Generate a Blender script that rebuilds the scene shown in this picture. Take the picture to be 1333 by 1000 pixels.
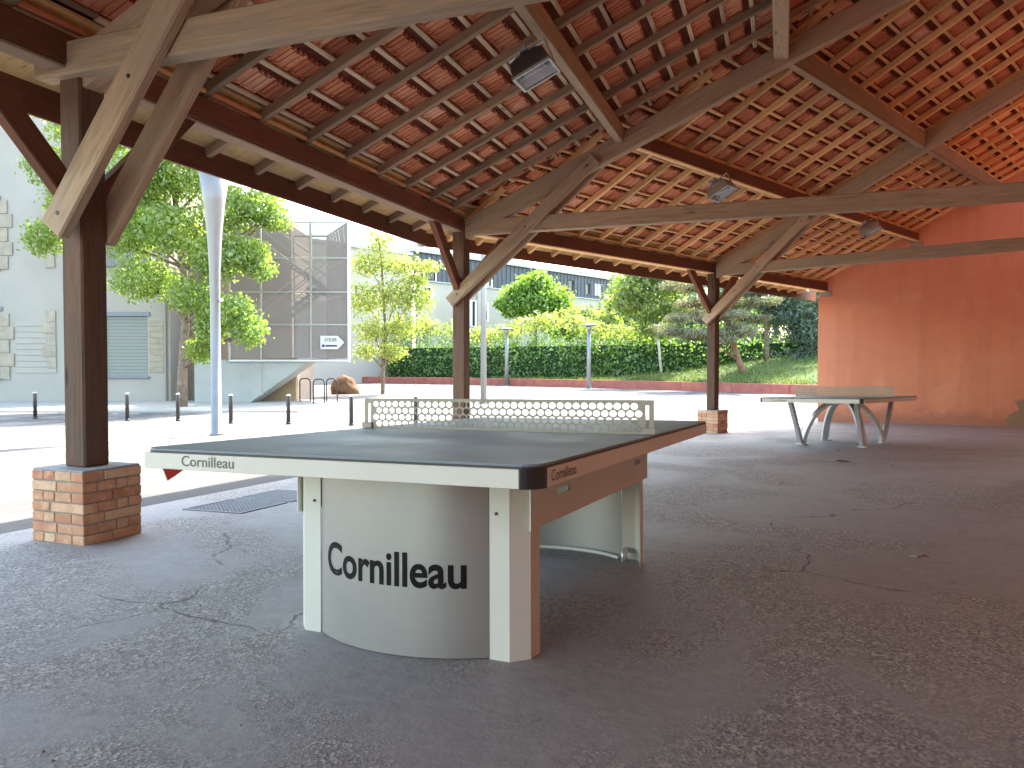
import bpy, bmesh, math, random
import numpy as np
from mathutils import Matrix, Vector
R = math.radians
rnd = random.Random(7)
for o in list(bpy.data.objects): bpy.data.objects.remove(o)
SC = bpy.context.scene
COL = SC.collection

# ------------------------------------------------------------------ camera, sky, sun, exposure
cam = bpy.data.cameras.new('camera'); camo = bpy.data.objects.new('camera', cam); COL.objects.link(camo)
cam.sensor_width = 36; cam.lens = 36*997.3/1333; cam.clip_start = .05; cam.clip_end = 2000
camo.location = (0, 0, 1.0); camo.rotation_euler = (math.pi/2-.0256, 0, 0)
SC.camera = camo
SUN_AZ, SUN_EL = 29.7, 49.6
w = bpy.data.worlds.new('World'); SC.world = w; w.use_nodes = True
nt = w.node_tree
sky = nt.nodes.new('ShaderNodeTexSky'); sky.sky_type = 'NISHITA'; sky.sun_disc = False
sky.sun_elevation = R(SUN_EL); sky.sun_rotation = R(SUN_AZ); sky.air_density = 1.3; sky.dust_density = 1.6
bg = nt.nodes['Background']; bg.inputs[1].default_value = .15
hz = nt.nodes.new('ShaderNodeMix'); hz.data_type = 'RGBA'; hz.blend_type = 'MULTIPLY'; hz.inputs[0].default_value = 1; hz.inputs[7].default_value = (1.0, .965, .885, 1)
nt.links.new(sky.outputs[0], hz.inputs[6]); nt.links.new(hz.outputs[2], bg.inputs[0])
sun = bpy.data.lights.new('sun', 'SUN'); suno = bpy.data.objects.new('sun', sun); COL.objects.link(suno)
sun.energy = 2.6; sun.angle = R(.53); sun.color = (1, .95, .87)
suno.rotation_euler = (R(90-SUN_EL), 0, R(180-SUN_AZ)); suno.location = (10, 20, 30)
SC.view_settings.view_transform = 'Standard'; SC.view_settings.look = 'None'
SC.view_settings.exposure = 3.15; SC.view_settings.gamma = 1; SC.view_settings.use_curve_mapping = False
SC.render.engine = 'CYCLES'
SC.cycles.max_bounces = 12; SC.cycles.diffuse_bounces = 9; SC.cycles.transparent_max_bounces = 12
SC.cycles.use_denoising = True; SC.cycles.sample_clamp_indirect = 8
SC.cycles.caustics_reflective = False; SC.cycles.caustics_refractive = False

# ------------------------------------------------------------------ helpers
WM = {}
I4 = Matrix.Identity(4)
def link(o, world=I4, parent=None):
    COL.objects.link(o)
    WM[o.name] = world.copy()
    if parent is not None:
        o.parent = parent; o.matrix_basis = WM[parent.name].inverted() @ world
    else:
        o.matrix_basis = world
    return o
def tag(o, label=None, cat=None, group=None, kind=None):
    if label: o['label'] = label
    if cat: o['category'] = cat
    if group: o['group'] = group
    if kind: o['kind'] = kind
    return o
def empty(name, world=I4, label=None, cat=None, group=None, parent=None):
    o = bpy.data.objects.new(name, None); o.empty_display_size = .2
    link(o, world, parent); return tag(o, label, cat, group)
def mk(name, v, f, m, parent=None, world=I4, smooth=False, me=None):
    if me is None:
        me = bpy.data.meshes.new(name); me.from_pydata([tuple(p) for p in v], [], f); me.update()
        if m is not None: me.materials.append(m)
        if smooth: me.polygons.foreach_set('use_smooth', [True]*len(me.polygons))
    return link(bpy.data.objects.new(name, me), world, parent)
class MB:
    def __init__(s): s.v = []; s.f = []
    def add(s, v, f, M=None):
        n = len(s.v)
        s.v += [tuple(M @ Vector(p)) for p in v] if M is not None else [tuple(p) for p in v]
        s.f += [tuple(i+n for i in q) for q in f]
        return s
    def box(s, a, b, M=None, bev=0):
        v, f = boxd(a, b, bev); return s.add(v, f, M)
    def tube(s, pts, rad, n=8, cap=True):
        v, f = tubed(pts, rad, n, cap); return s.add(v, f)
    def quad(s, *p): return s.add(p, [tuple(range(len(p)))])
    def done(s, name, m, parent=None, world=I4, smooth=False): return mk(name, s.v, s.f, m, parent, world, smooth)
def boxd(a, b, bev=0):
    (x0, y0, z0), (x1, y1, z1) = a, b
    if bev <= 0:
        v = [(x, y, z) for z in (z0, z1) for y in (y0, y1) for x in (x0, x1)]
        return v, [(0, 2, 3, 1), (4, 5, 7, 6), (0, 1, 5, 4), (2, 6, 7, 3), (0, 4, 6, 2), (1, 3, 7, 5)]
    c = [(a[i]+b[i])/2 for i in range(3)]; h = [(b[i]-a[i])/2 for i in range(3)]
    v = []; ix = {}
    for sx in (-1, 1):
        for sy in (-1, 1):
            for sz in (-1, 1):
                for ax in range(3):
                    p = []
                    for i, s in enumerate((sx, sy, sz)): p.append(c[i]+s*(h[i] if i == ax else h[i]-bev))
                    ix[(sx, sy, sz, ax)] = len(v); v.append(tuple(p))
    f = []
    for ax in range(3):
        o1, o2 = (ax+1) % 3, (ax+2) % 3
        for s in (-1, 1):
            q = []
            for s1, s2 in ((-1, -1), (1, -1), (1, 1), (-1, 1)):
                k = [0, 0, 0]; k[ax] = s; k[o1] = s1; k[o2] = s2; q.append(ix[(*k, ax)])
            f.append(tuple(q if s > 0 else q[::-1]))
        for s1 in (-1, 1):
            for s2 in (-1, 1):
                q = []
                for s, a_ in ((-1, o1), (1, o1), (1, o2), (-1, o2)):
                    k = [0, 0, 0]; k[ax] = s; k[o1] = s1; k[o2] = s2; q.append(ix[(*k, a_)])
                f.append(tuple(q if s1*s2 < 0 else q[::-1]))
    for sx in (-1, 1):
        for sy in (-1, 1):
            for sz in (-1, 1):
                q = [ix[(sx, sy, sz, k)] for k in range(3)]
                f.append(tuple(q if sx*sy*sz > 0 else q[::-1]))
    return v, f
def tubed(pts, rad, n=8, cap=True):
    pts = [Vector(p) for p in pts]; v = []; f = []
    if not hasattr(rad, '__len__'): rad = [rad]*len(pts)
    prev = None
    for i, p in enumerate(pts):
        d = (pts[min(i+1, len(pts)-1)]-pts[max(i-1, 0)]).normalized()
        if prev is None: a = d.orthogonal().normalized()
        else:
            a = prev-d*prev.dot(d)
            a = a.normalized() if a.length > 1e-6 else d.orthogonal().normalized()
        prev = a; b = d.cross(a)
        for k in range(n):
            t = 2*math.pi*k/n; v.append(tuple(p+(a*math.cos(t)+b*math.sin(t))*rad[i]))
    for i in range(len(pts)-1):
        for k in range(n):
            k2 = (k+1) % n; f.append((i*n+k, i*n+k2, (i+1)*n+k2, (i+1)*n+k))
    if cap: f.append(tuple(range(n))[::-1]); f.append(tuple(range((len(pts)-1)*n, len(pts)*n)))
    return v, f
def frame(o, x, z):
    x = Vector(x).normalized(); z = Vector(z); y = z.cross(x).normalized(); z = x.cross(y)
    return Matrix(((x.x, y.x, z.x, o[0]), (x.y, y.y, z.y, o[1]), (x.z, y.z, z.z, o[2]), (0, 0, 0, 1)))
def beam(name, A, B, wd, ht, m, parent, up=(0, 0, 1), bev=.008):
    A = Vector(A); B = Vector(B); L = (B-A).length
    v, f = boxd((-L/2, -wd/2, -ht/2), (L/2, wd/2, ht/2), bev)
    return mk(name, v, f, m, parent, frame((A+B)/2, B-A, up))
def dup(root, world, label=None, group=None):
    r = root.copy(); link(r, world)
    if label: r['label'] = label
    if group: r['group'] = group
    for ch in root.children:
        c = ch.copy(); COL.objects.link(c); c.parent = r; WM[c.name] = world @ ch.matrix_basis
        for g in ch.children:
            d = g.copy(); COL.objects.link(d); d.parent = c
    return r
def at(px, py, Y):                       # a point at depth Y in the direction of the photograph's pixel
    return Vector(((px-666.5)*Y/997.3, Y, 1-(py-474.5)*Y/997.3))
def gz(x, y):                            # the floor falls gently away and levels out on the plaza
    if y < 18: return .0157-.0261*max(y, -12)+.002*x*max(0, 1-max(0, y-10)/8)
    t = min(1, (y-18)/6); return (.0157-.0261*18)-.0261*6*(t-t*t/2)*.35

# ------------------------------------------------------------------ materials
class NT:
    def __init__(s, name):
        s.m = bpy.data.materials.new(name); s.m.use_nodes = True; s.t = s.m.node_tree
        s.b = s.t.nodes['Principled BSDF']
    def n(s, typ, **k):
        q = s.t.nodes.new('ShaderNode'+typ)
        for a, b in k.items():
            if a.startswith('i_'):
                key = a[2:]; key = int(key) if key.isdigit() else key.replace('_', ' ')
                q.inputs[key].default_value = b
            else: setattr(q, a, b)
        return q
    def l(s, a, b): s.t.links.new(a, b)
    def coord(s, scale=(1, 1, 1), shift=True, kind='Object'):
        tc = s.n('TexCoord'); mp = s.n('Mapping'); mp.inputs['Scale'].default_value = scale
        s.l(tc.outputs[kind], mp.inputs['Vector'])
        if shift:
            oi = s.n('ObjectInfo'); mu = s.n('Math', operation='MULTIPLY'); mu.inputs[1].default_value = 37.0
            s.l(oi.outputs['Random'], mu.inputs[0]); s.l(mu.outputs[0], mp.inputs['Location'])
        return mp.outputs[0]
    def noise(s, vec, scale, detail=5, rough=.6, dist=0):
        q = s.n('TexNoise'); q.inputs['Scale'].default_value = scale; q.inputs['Detail'].default_value = detail
        q.inputs['Roughness'].default_value = rough; q.inputs['Distortion'].default_value = dist
        s.l(vec, q.inputs['Vector']); return q.outputs['Fac']
    def ramp(s, fac, stops):
        q = s.n('ValToRGB'); e = q.color_ramp.elements
        while len(e) < len(stops): e.new(.5)
        for i, (p, c) in enumerate(stops): e[i].position = p; e[i].color = (*c, 1) if len(c) == 3 else c
        s.l(fac, q.inputs[0]); return q.outputs[0]
    def mix(s, fac, a, b, mode='MIX'):
        q = s.n('Mix', data_type='RGBA', blend_type=mode)
        for v, k in ((fac, 0), (a, 6), (b, 7)):
            if isinstance(v, (int, float)): q.inputs[k].default_value = v
            elif isinstance(v, tuple): q.inputs[k].default_value = (*v, 1)
            else: s.l(v, q.inputs[k])
        return q.outputs[2]
    def bump(s, h, strength=.3, dist=.01, prev=None):
        q = s.n('Bump'); q.inputs['Strength'].default_value = strength; q.inputs['Distance'].default_value = dist
        s.l(h, q.inputs['Height'])
        if prev is not None: s.l(prev, q.inputs['Normal'])
        return q.outputs[0]
    def out(s, col=None, rough=.6, metal=0, spec=.5, nrm=None):
        if col is not None:
            if isinstance(col, tuple): s.b.inputs['Base Color'].default_value = (*col, 1)
            else: s.l(col, s.b.inputs['Base Color'])
        if isinstance(rough, (int, float)): s.b.inputs['Roughness'].default_value = rough
        else: s.l(rough, s.b.inputs['Roughness'])
        s.b.inputs['Metallic'].default_value = metal; s.b.inputs['Specular IOR Level'].default_value = spec
        if nrm is not None: s.l(nrm, s.b.inputs['Normal'])
        return s.m
def c2(c, k): return tuple(min(1, x*k) for x in c)
def wood(name, c, grain=.5, rough=.75, grey=None):
    t = NT(name); v = t.coord((1.3, 14, 14)); a = t.noise(v, 2.2, 7, .65, .6)
    v2 = t.coord((.8, 2, 2)); b = t.noise(v2, 1.6, 4, .6)
    col = t.ramp(a, [(.28, c2(c, 1-grain)), (.5, c), (.75, c2(c, 1+grain*.6))])
    col = t.mix(t.ramp(b, [(.38, (0, 0, 0)), (.68, (1, 1, 1))]), col, grey or c2(c, .62))
    oi = t.n('ObjectInfo'); col = t.mix(1.0, col, t.ramp(oi.outputs['Random'], [(0, (.72, .72, .72)), (1, (1.15, 1.12, 1.08))]), 'MULTIPLY')
    # knots and checks
    vv = t.coord((1.2, 6, 6)); vo = t.n('TexVoronoi'); vo.inputs['Scale'].default_value = 1.1; t.l(vv, vo.inputs['Vector'])
    kn = t.ramp(vo.outputs['Distance'], [(.05, (1, 1, 1)), (.11, (0, 0, 0))])
    col = t.mix(kn, col, c2(c, .3))
    fl = t.noise(t.coord((.7, 42, 42)), 1.4, 6, .7, .3)
    ln = t.ramp(fl, [(.30, (1, 1, 1)), (.38, (0, 0, 0))])
    col = t.mix(t.mix(1.0, ln, (.75,)*3, 'MULTIPLY'), col, c2(c, .28))
    col = t.mix(t.ramp(fl, [(.5, (0, 0, 0)), (.75, (.45,)*3)]), col, c2(c, 1.45))
    nb = t.bump(a, .45, .006); nb = t.bump(fl, .5, .004, nb)
    return t.out(col, rough, 0, .25, nb)
def plain(name, c, rough=.5, metal=0, spec=.5, var=.12, scale=6, bump=0, bscale=60):
    t = NT(name); v = t.coord((1, 1, 1)); a = t.noise(v, scale, 6, .6)
    col = t.ramp(a, [(.3, c2(c, 1-var)), (.7, c2(c, 1+var))])
    rr = t.ramp(a, [(.3, (max(0, rough-.08),)*3), (.7, (min(1, rough+.08),)*3)])
    nb = t.bump(t.noise(v, bscale, 4, .6), bump, .004) if bump else None
    return t.out(col, rr, metal, spec, nb)
def leafmat(name, c, tr=.55, vary=.35, yellow=None):
    t = NT(name); g = t.n('NewGeometry'); tc = t.coord((1, 1, 1), False)
    big = t.noise(tc, .55, 3, .6)
    col = t.ramp(g.outputs['Random Per Island'], [(0, c2(c, 1-vary)), (.6, c), (1, yellow or c2(c, 1+vary))])
    col = t.mix(t.ramp(big, [(.35, (0, 0, 0)), (.65, (.6,)*3)]), col, yellow or c2(c, 1.3))
    d = t.n('BsdfDiffuse'); tl = t.n('BsdfTranslucent'); gl = t.n('BsdfGlossy'); gl.inputs['Roughness'].default_value = .45
    m1 = t.n('MixShader'); m1.inputs[0].default_value = tr; m2 = t.n('MixShader'); m2.inputs[0].default_value = .05
    t.l(col, d.inputs[0]); tcol = t.mix(1.0, col, (1.12, 1.2, .5), 'MULTIPLY'); t.l(tcol, tl.inputs[0])
    t.l(d.outputs[0], m1.inputs[1]); t.l(tl.outputs[0], m1.inputs[2])
    t.l(m1.outputs[0], m2.inputs[1]); t.l(gl.outputs[0], m2.inputs[2])
    t.l(m2.outputs[0], t.t.nodes['Material Output'].inputs[0]); return t.m

M = {}
M['old_timber'] = wood('old_timber', (.45, .325, .215), .45, .8, (.39, .305, .22))
M['dark_timber'] = wood('dark_timber', (.20, .082, .048), .35, .7, (.15, .064, .038))
M['post_timber'] = wood('post_timber', (.15, .085, .055), .5, .8, (.12, .08, .06))
M['old_rafter'] = wood('old_rafter', (.39, .28, .185), .45, .8, (.30, .23, .165))
M['new_rafter'] = wood('new_rafter', (.84, .54, .26), .3, .7, (.77, .49, .24))
M['grey_timber'] = wood('grey_timber', (.30, .22, .15), .45, .8, (.26, .20, .15))
M['pale_batten'] = wood('pale_batten', (.68, .56, .42), .3, .75, (.6, .48, .33))
M['new_batten'] = wood('new_batten', (.80, .51, .27), .3, .75, (.72, .45, .24))
M['soffit'] = wood('soffit', (.75, .53, .25), .25, .75, (.66, .46, .22))
M['grey_batten'] = wood('grey_batten', (.30, .20, .13), .3, .75, (.25, .17, .12))
def tilemat():
    t = NT('clay_tile'); v = t.coord((1, 1, 1)); oi = t.n('ObjectInfo'); g = t.n('NewGeometry')
    at_ = t.n('Attribute'); at_.attribute_name = 'tone'; ad_ = t.n('Math', operation='ADD'); t.l(at_.outputs['Fac'], ad_.inputs[0]); t.l(oi.outputs['Random'], ad_.inputs[1])
    fr_ = t.n('Math', operation='FRACT'); t.l(ad_.outputs[0], fr_.inputs[0])
    base = t.ramp(fr_.outputs[0], [(0, (.50, .185, .10)), (.12, (.64, .24, .13)), (.5, (.74, .31, .17)), (.85, (.78, .38, .225)), (1, (.78, .48, .33))])
    base = t.mix(1.0, base, t.ramp(fr_.outputs[0], [(0, (.8, .78, .78)), (1, (1.12, 1.12, 1.12))]), 'MULTIPLY')
    st = t.noise(t.coord((14, 2.2, 1)), 2.5, 5, .6); sp = t.noise(v, 40, 3, .5)
    base = t.mix(t.ramp(st, [(.45, (0, 0, 0)), (.75, (.4,)*3)]), base, (.46, .17, .095))
    base = t.mix(t.ramp(sp, [(.66, (0, 0, 0)), (.72, (.7,)*3)]), base, (.2, .07, .05))
    return t.out(base, .85, 0, .2, t.bump(sp, .25, .004))
M['tile'] = tilemat()
def plaster():
    t = NT('red_plaster'); v = t.coord((1, 1, 1), False)
    a = t.noise(v, .55, 6, .6, .4); b = t.noise(v, 60, 4, .7); c = t.noise(v, 2.4, 5, .65)
    col = t.ramp(a, [(.3, (.66, .275, .165)), (.7, (.74, .33, .205))])
    col = t.mix(t.ramp(c, [(.55, (0, 0, 0)), (.75, (.4,)*3)]), col, (.58, .23, .14))
    sv = t.noise(t.coord((2.2, 1, .22), False), 1.6, 6, .65, .3)
    col = t.mix(t.ramp(sv, [(.48, (0, 0, 0)), (.72, (.28,)*3)]), col, (.42, .19, .13))
    lt = t.noise(v, 1.1, 5, .6, .8); col = t.mix(t.ramp(lt, [(.56, (0, 0, 0)), (.75, (.45,)*3)]), col, (.76, .42, .30))
    gx = t.n('TexCoord'); gs = t.n('SeparateXYZ'); t.l(gx.outputs['Object'], gs.inputs[0]); ga = t.n('Math', operation='ADD'); t.l(gs.outputs[2], ga.inputs[0])
    gm = t.n('Math', operation='MULTIPLY'); t.l(t.noise(v, 2.6, 6, .7), gm.inputs[0]); gm.inputs[1].default_value = .9; t.l(gm.outputs[0], ga.inputs[1])
    dirt = t.ramp(ga.outputs[0], [(.12, (1, 1, 1)), (.40, (0, 0, 0))]); col = t.mix(t.mix(1.0, dirt, (.6,)*3, 'MULTIPLY'), col, (.33, .17, .12))
    # a patch at the foot of the wall where the render has fallen away
    mp = t.n('TexCoord'); sx = t.n('SeparateXYZ'); t.l(mp.outputs['Object'], sx.inputs[0])
    d = t.n('Vector' + 'Math', operation='DISTANCE'); t.l(mp.outputs['Object'], d.inputs[0]); d.inputs[1].default_value = PATCH
    ad = t.n('Math', operation='ADD'); n2 = t.noise(v, 3.2, 5, .6)
    t.l(d.outputs['Value'], ad.inputs[0]); t.l(n2, ad.inputs[1])
    mk_ = t.ramp(ad.outputs[0], [(.98, (1, 1, 1)), (1.02, (0, 0, 0))])
    col = t.mix(mk_, col, (.33, .23, .15))
    return t.out(col, .9, 0, .15, t.bump(b, .25, .006))
def floormat():
    t = NT('worn_floor'); v = t.coord((1, 1, 1), False)
    ag = t.n('TexVoronoi'); ag.inputs['Scale'].default_value = 105; t.l(v, ag.inputs['Vector'])
    fine = t.noise(v, 130, 4, .7); mid = t.noise(v, 14, 6, .65); big = t.noise(v, .55, 6, .62, .8)
    smooth = t.ramp(big, [(.45, (0, 0, 0)), (.53, (1, 1, 1))])
    rough_c = t.ramp(ag.outputs['Color'], [(.12, (.15, .135, .122)), (.5, (.31, .28, .255)), (.85, (.58, .53, .475))])
    rough_c = t.mix(t.ramp(mid, [(.35, (0, 0, 0)), (.7, (.65,)*3)]), rough_c, (.22, .195, .175))
    sm_c = t.ramp(mid, [(.3, (.28, .258, .24)), (.7, (.36, .332, .31))])
    sm_c = t.mix(t.ramp(fine, [(.55, (0, 0, 0)), (.75, (.5,)*3)]), sm_c, (.24, .22, .205))
    col = t.mix(t.mix(1.0, smooth, (.95, .95, .95), 'MULTIPLY'), rough_c, sm_c)
    st = t.noise(v, 1.7, 6, .7, 1.5); col = t.mix(t.ramp(st, [(.56, (0, 0, 0)), (.74, (.45,)*3)]), col, (.25, .22, .20))
    sp2 = t.noise(v, 3.3, 7, .7, 2.2); col = t.mix(t.ramp(sp2, [(.60, (0, 0, 0)), (.70, (.5,)*3)]), col, (.15, .125, .105))
    wr = t.noise(v, .9, 4, .5, .6); col = t.mix(t.ramp(wr, [(.54, (0, 0, 0)), (.72, (.4,)*3)]), col, (.40, .365, .335))
    # cracks
    dv = t.n('VectorMath', operation='ADD'); nz = t.n('TexNoise'); nz.inputs['Scale'].default_value = 2.3; nz.inputs['Detail'].default_value = 6
    t.l(v, nz.inputs['Vector']); sc_ = t.n('VectorMath', operation='SCALE'); sc_.inputs['Scale'].default_value = .4
    t.l(nz.outputs['Color'], sc_.inputs[0]); t.l(v, dv.inputs[0]); t.l(sc_.outputs[0], dv.inputs[1])
    cr = t.n('TexVoronoi', feature='DISTANCE_TO_EDGE'); cr.inputs['Scale'].default_value = .42; t.l(dv.outputs[0], cr.inputs['Vector'])
    ck = t.ramp(cr.outputs['Distance'], [(.0010, (1, 1, 1)), (.0034, (0, 0, 0))])
    brk = t.ramp(t.noise(v, .8, 3, .5), [(.52, (0, 0, 0)), (.57, (.8,)*3)])
    ckm = t.mix(1.0, ck, brk, 'MULTIPLY'); col = t.mix(ckm, col, (.035, .03, .028))
    inv = t.ramp(ckm, [(0, (1, 1, 1)), (1, (0, 0, 0))])
    h = t.mix(.5, ag.outputs['Distance'], fine); h = t.mix(smooth, h, mid)
    nb = t.bump(h, .7, .006); nb = t.bump(inv, .6, .01, nb)
    rg = t.ramp(smooth, [(0, (.78,)*3), (1, (.66,)*3)])
    return t.out(col, rg, 0, .35, nb)
def plazamat():
    t = NT('pale_asphalt'); v = t.coord((1, 1, 1), False)
    a = t.noise(v, .25, 6, .6); b = t.noise(v, 90, 4, .7); c = t.noise(v, 3, 5, .6)
    col = t.ramp(a, [(.35, (.165, .15, .135)), (.65, (.225, .206, .186))])
    col = t.mix(t.ramp(b, [(.4, (0, 0, 0)), (.7, (.5,)*3)]), col, (.115, .105, .095))
    col = t.mix(t.ramp(c, [(.52, (0, 0, 0)), (.75, (.55,)*3)]), col, (.19, .17, .15))
    dd = t.noise(t.coord((.5, .12, 1), False), 1.0, 6, .7, 1.2); col = t.mix(t.ramp(dd, [(.47, (0, 0, 0)), (.58, (.85,)*3)]), col, (.085, .079, .074))
    return t.out(col, .9, 0, .2, t.bump(b, .4, .006))
def grassmat():
    t = NT('grass_soil'); v = t.coord((1, 1, 1), False); a = t.noise(v, .5, 6, .65); b = t.noise(v, 14, 4, .7)
    col = t.ramp(a, [(.3, (.05, .085, .022)), (.55, (.08, .12, .03)), (.75, (.15, .15, .06))])
    col = t.mix(t.ramp(b, [(.4, (0, 0, 0)), (.7, (.5,)*3)]), col, (.05, .08, .02))
    return t.out(col, .9, 0, .15, t.bump(b, .8, .05))
PATCH = (4.72, 0, -.32)
M['plaster'] = plaster(); M['floor'] = floormat(); M['plaza'] = plazamat(); M['grass'] = grassmat()
def brickmat(name, a, b, c):
    t = NT(name); v = t.coord((1, 1, 1)); oi = t.n('ObjectInfo')
    col = t.ramp(oi.outputs['Random'], [(0, a), (.5, b), (1, c)])
    n1 = t.noise(v, 9, 5, .65); n2 = t.noise(v, 70, 3, .6)
    col = t.mix(t.ramp(n1, [(.45, (0, 0, 0)), (.7, (.6,)*3)]), col, c2(c, 1.25))
    col = t.mix(t.ramp(n2, [(.58, (0, 0, 0)), (.7, (.6,)*3)]), col, c2(a, .55))
    return t.out(col, .85, 0, .2, t.bump(n2, .35, .003))
M['brick'] = brickmat('orange_brick', (.42, .165, .095), (.50, .26, .155), (.60, .40, .25))
M['mortar'] = plain('mortar', (.27, .23, .20), .95, 0, .1, .15, 20, .4)
M['cement'] = plain('cement', (.30, .29, .28), .95, 0, .1, .15, 9, .4)
M['table_top'] = plain('table_top', (.22, .27, .31), .5, 0, .4, .05, 3, .05, 200)
M['edge_dark'] = plain('edge_dark', (.045, .035, .03), .45)
M['white_paint'] = plain('white_paint', (.70, .68, .60), .38, 0, .5, .04, 3)
M['brushed'] = None
def brushed():
    t = NT('brushed_steel'); v = t.coord((1.2, 1.2, 60)); a = t.noise(v, 3.5, 5, .6); b = t.noise(t.coord((1, 1, 1)), 2.2, 4, .6)
    col = t.ramp(b, [(.3, (.34, .33, .31)), (.7, (.40, .385, .36))])
    col = t.mix(t.ramp(a, [(.35, (0, 0, 0)), (.7, (.2,)*3)]), col, (.28, .27, .25))
    return t.out(col, .40, .45, .5)
M['brushed'] = brushed()
M['galv'] = plain('galvanised', (.68, .70, .72), .36, .55, .5, .12, 9)
M['black_cap'] = plain('black_plastic', (.018, .018, .02), .4)
M['ink'] = plain('black_print', (.004, .004, .004), .6, 0, .2)
M['grey_ink'] = plain('grey_print', (.13, .13, .125), .5, 0, .4)
M['net'] = plain('net_paint', (.31, .28, .22), .42, .1, .5, .05, 4)
M['bollard'] = plain('bollard_paint', (.035, .027, .025), .4, .1, .5, .15, 12)
M['steel_cap'] = plain('polished_cap', (.75, .75, .75), .15, 1)
M['lamp_post'] = plain('grey_post_paint', (.20, .197, .19), .4, .3, .5, .06, 5)
M['pole_paint'] = plain('pale_pole', (.27, .275, .275), .4, .3, .5, .06, 5)
M['lamp_alu'] = plain('cast_aluminium', (.42, .42, .41), .4, .6, .5, .15, 20)
M['lamp_dark'] = plain('lamp_housing', (.06, .055, .05), .5, .2, .5, .2, 15)
M['reflector'] = plain('reflector', (.62, .62, .62), .5, .3)
M['tube'] = plain('lamp_tube', (.75, .75, .72), .25)
t = NT('lamp_glass'); q1 = t.n('BsdfTransparent'); q2 = t.n('BsdfGlossy'); q2.inputs['Roughness'].default_value = .05; q3 = t.n('MixShader'); q3.inputs[0].default_value = .09
t.l(q1.outputs[0], q3.inputs[1]); t.l(q2.outputs[0], q3.inputs[2]); t.l(q3.outputs[0], t.t.nodes['Material Output'].inputs[0]); M['glass'] = t.m
M['bolt'] = plain('dark_bolt', (.05, .045, .04), .5, .6)
M['iron'] = plain('cast_iron', (.20, .20, .21), .6, .2, .5, .2, 30, .2)
M['bark'] = plain('bark', (.20, .155, .115), .9, 0, .1, .35, 7, 1.0, 22)
M['pine_bark'] = plain('pine_bark', (.24, .15, .10), .9, 0, .1, .35, 7, 1.0, 15)
M['birch_bark'] = plain('birch_bark', (.62, .60, .55), .8, 0, .2, .35, 4, .5, 10)
M['leaf_maple'] = leafmat('maple_leaf', (.20, .325, .08), .62, .3, (.38, .44, .11))
M['leaf_young'] = leafmat('young_leaf', (.26, .34, .10), .6, .3, (.45, .46, .17))
M['leaf_round'] = leafmat('round_leaf', (.18, .33, .06), .6, .35, (.32, .44, .07))
M['leaf_hedge'] = leafmat('hedge_leaf', (.19, .35, .15), .55, .4, (.24, .34, .06))
M['leaf_birch'] = leafmat('birch_leaf', (.21, .30, .09), .55, .35, (.34, .39, .12))
M['leaf_pine'] = leafmat('pine_needle', (.17, .195, .12), .35, .35, (.28, .25, .16))
M['leaf_dark'] = leafmat('conifer_needle', (.09, .15, .11), .3, .4, (.17, .23, .16))
M['grass_blade'] = leafmat('grass_blade', (.085, .145, .028), .4, .35, (.22, .23, .05))
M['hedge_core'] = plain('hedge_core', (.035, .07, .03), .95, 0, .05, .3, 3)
M['red_kerb'] = plain('red_render', (.37, .135, .105), .9, 0, .15, .2, 2.2, .4)
M['stucco'] = plain('pale_stucco', (.33, .305, .27), .9, 0, .15, .07, .7, .3)
M['stone'] = plain('cream_stone', (.31, .27, .21), .85, 0, .15, .2, 3, .4)
M['groove'] = plain('groove_shade', (.30, .285, .26), .9, 0, .1, .1, 3)
M['shutter'] = plain('grey_green_shutter', (.185, .20, .185), .5, .1, .4, .06, 3)
M['slate_lintel'] = plain('slate_blue_lintel', (.17, .19, .22), .7)
M['brown_wall'] = plain('brown_render', (.33, .25, .20), .9, 0, .15, .12, 1.2, .4)
M['concrete'] = plain('board_concrete', (.34, .355, .345), .85, 0, .2, .08, 1.5, .3)
M['ochre'] = plain('ochre_wall', (.36, .27, .17), .9, 0, .15, .12, 1.5, .3)
M['cage_steel'] = plain('cage_steel', (.30, .29, .28), .45, .4)
M['pale_steel'] = plain('pale_steel', (.55, .56, .55), .45, .3)
M['attic'] = plain('slate_cladding', (.065, .075, .095), .6, .1, .4, .12, 2)
M['facade'] = plain('cream_render', (.42, .385, .335), .9, 0, .15, .06, .5, .3)
M['win_dark'] = plain('dark_window', (.03, .033, .038), .15, 0, .6)
M['white_panel'] = plain('white_panel', (.68, .68, .67), .5)
M['flat_roof'] = plain('zinc_roof', (.33, .34, .36), .5, .3)
M['sign'] = plain('sign_white', (.52, .52, .51), .4, 0, .4, .02)
M['sign_ink'] = plain('sign_ink', (.02, .02, .022), .5)
M['sign_blue'] = plain('sign_blue', (.03, .028, .09), .5)
M['boulder'] = plain('brown_rock', (.15, .085, .05), .9, 0, .15, .4, 2, 1, 9)
M['red_paint'] = plain('red_road_paint', (.028, .003, .0025), 1, 0, 0.0, .12, 14)
M['pave'] = plain('pale_paving', (.33, .31, .28), .9, 0, .2, .12, 2, .4)
def meshsheet():
    t = NT('perforated_sheet'); tr = t.n('BsdfTransparent'); d = t.n('BsdfDiffuse'); d.inputs[0].default_value = (.23, .20, .185, 1)
    v = t.coord((1, 1, 1), False); wv = t.n('TexVoronoi', feature='F1'); wv.inputs['Scale'].default_value = 26; wv.inputs['Randomness'].default_value = 0; t.l(v, wv.inputs['Vector'])
    fac = t.ramp(wv.outputs['Distance'], [(.22, (0, 0, 0)), (.32, (1, 1, 1))])
    m1 = t.n('MixShader'); t.l(fac, m1.inputs[0]); t.l(tr.outputs[0], m1.inputs[1]); t.l(d.outputs[0], m1.inputs[2])
    t.l(m1.outputs[0], t.t.nodes['Material Output'].inputs[0]); return t.m
M['mesh'] = meshsheet()

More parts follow.
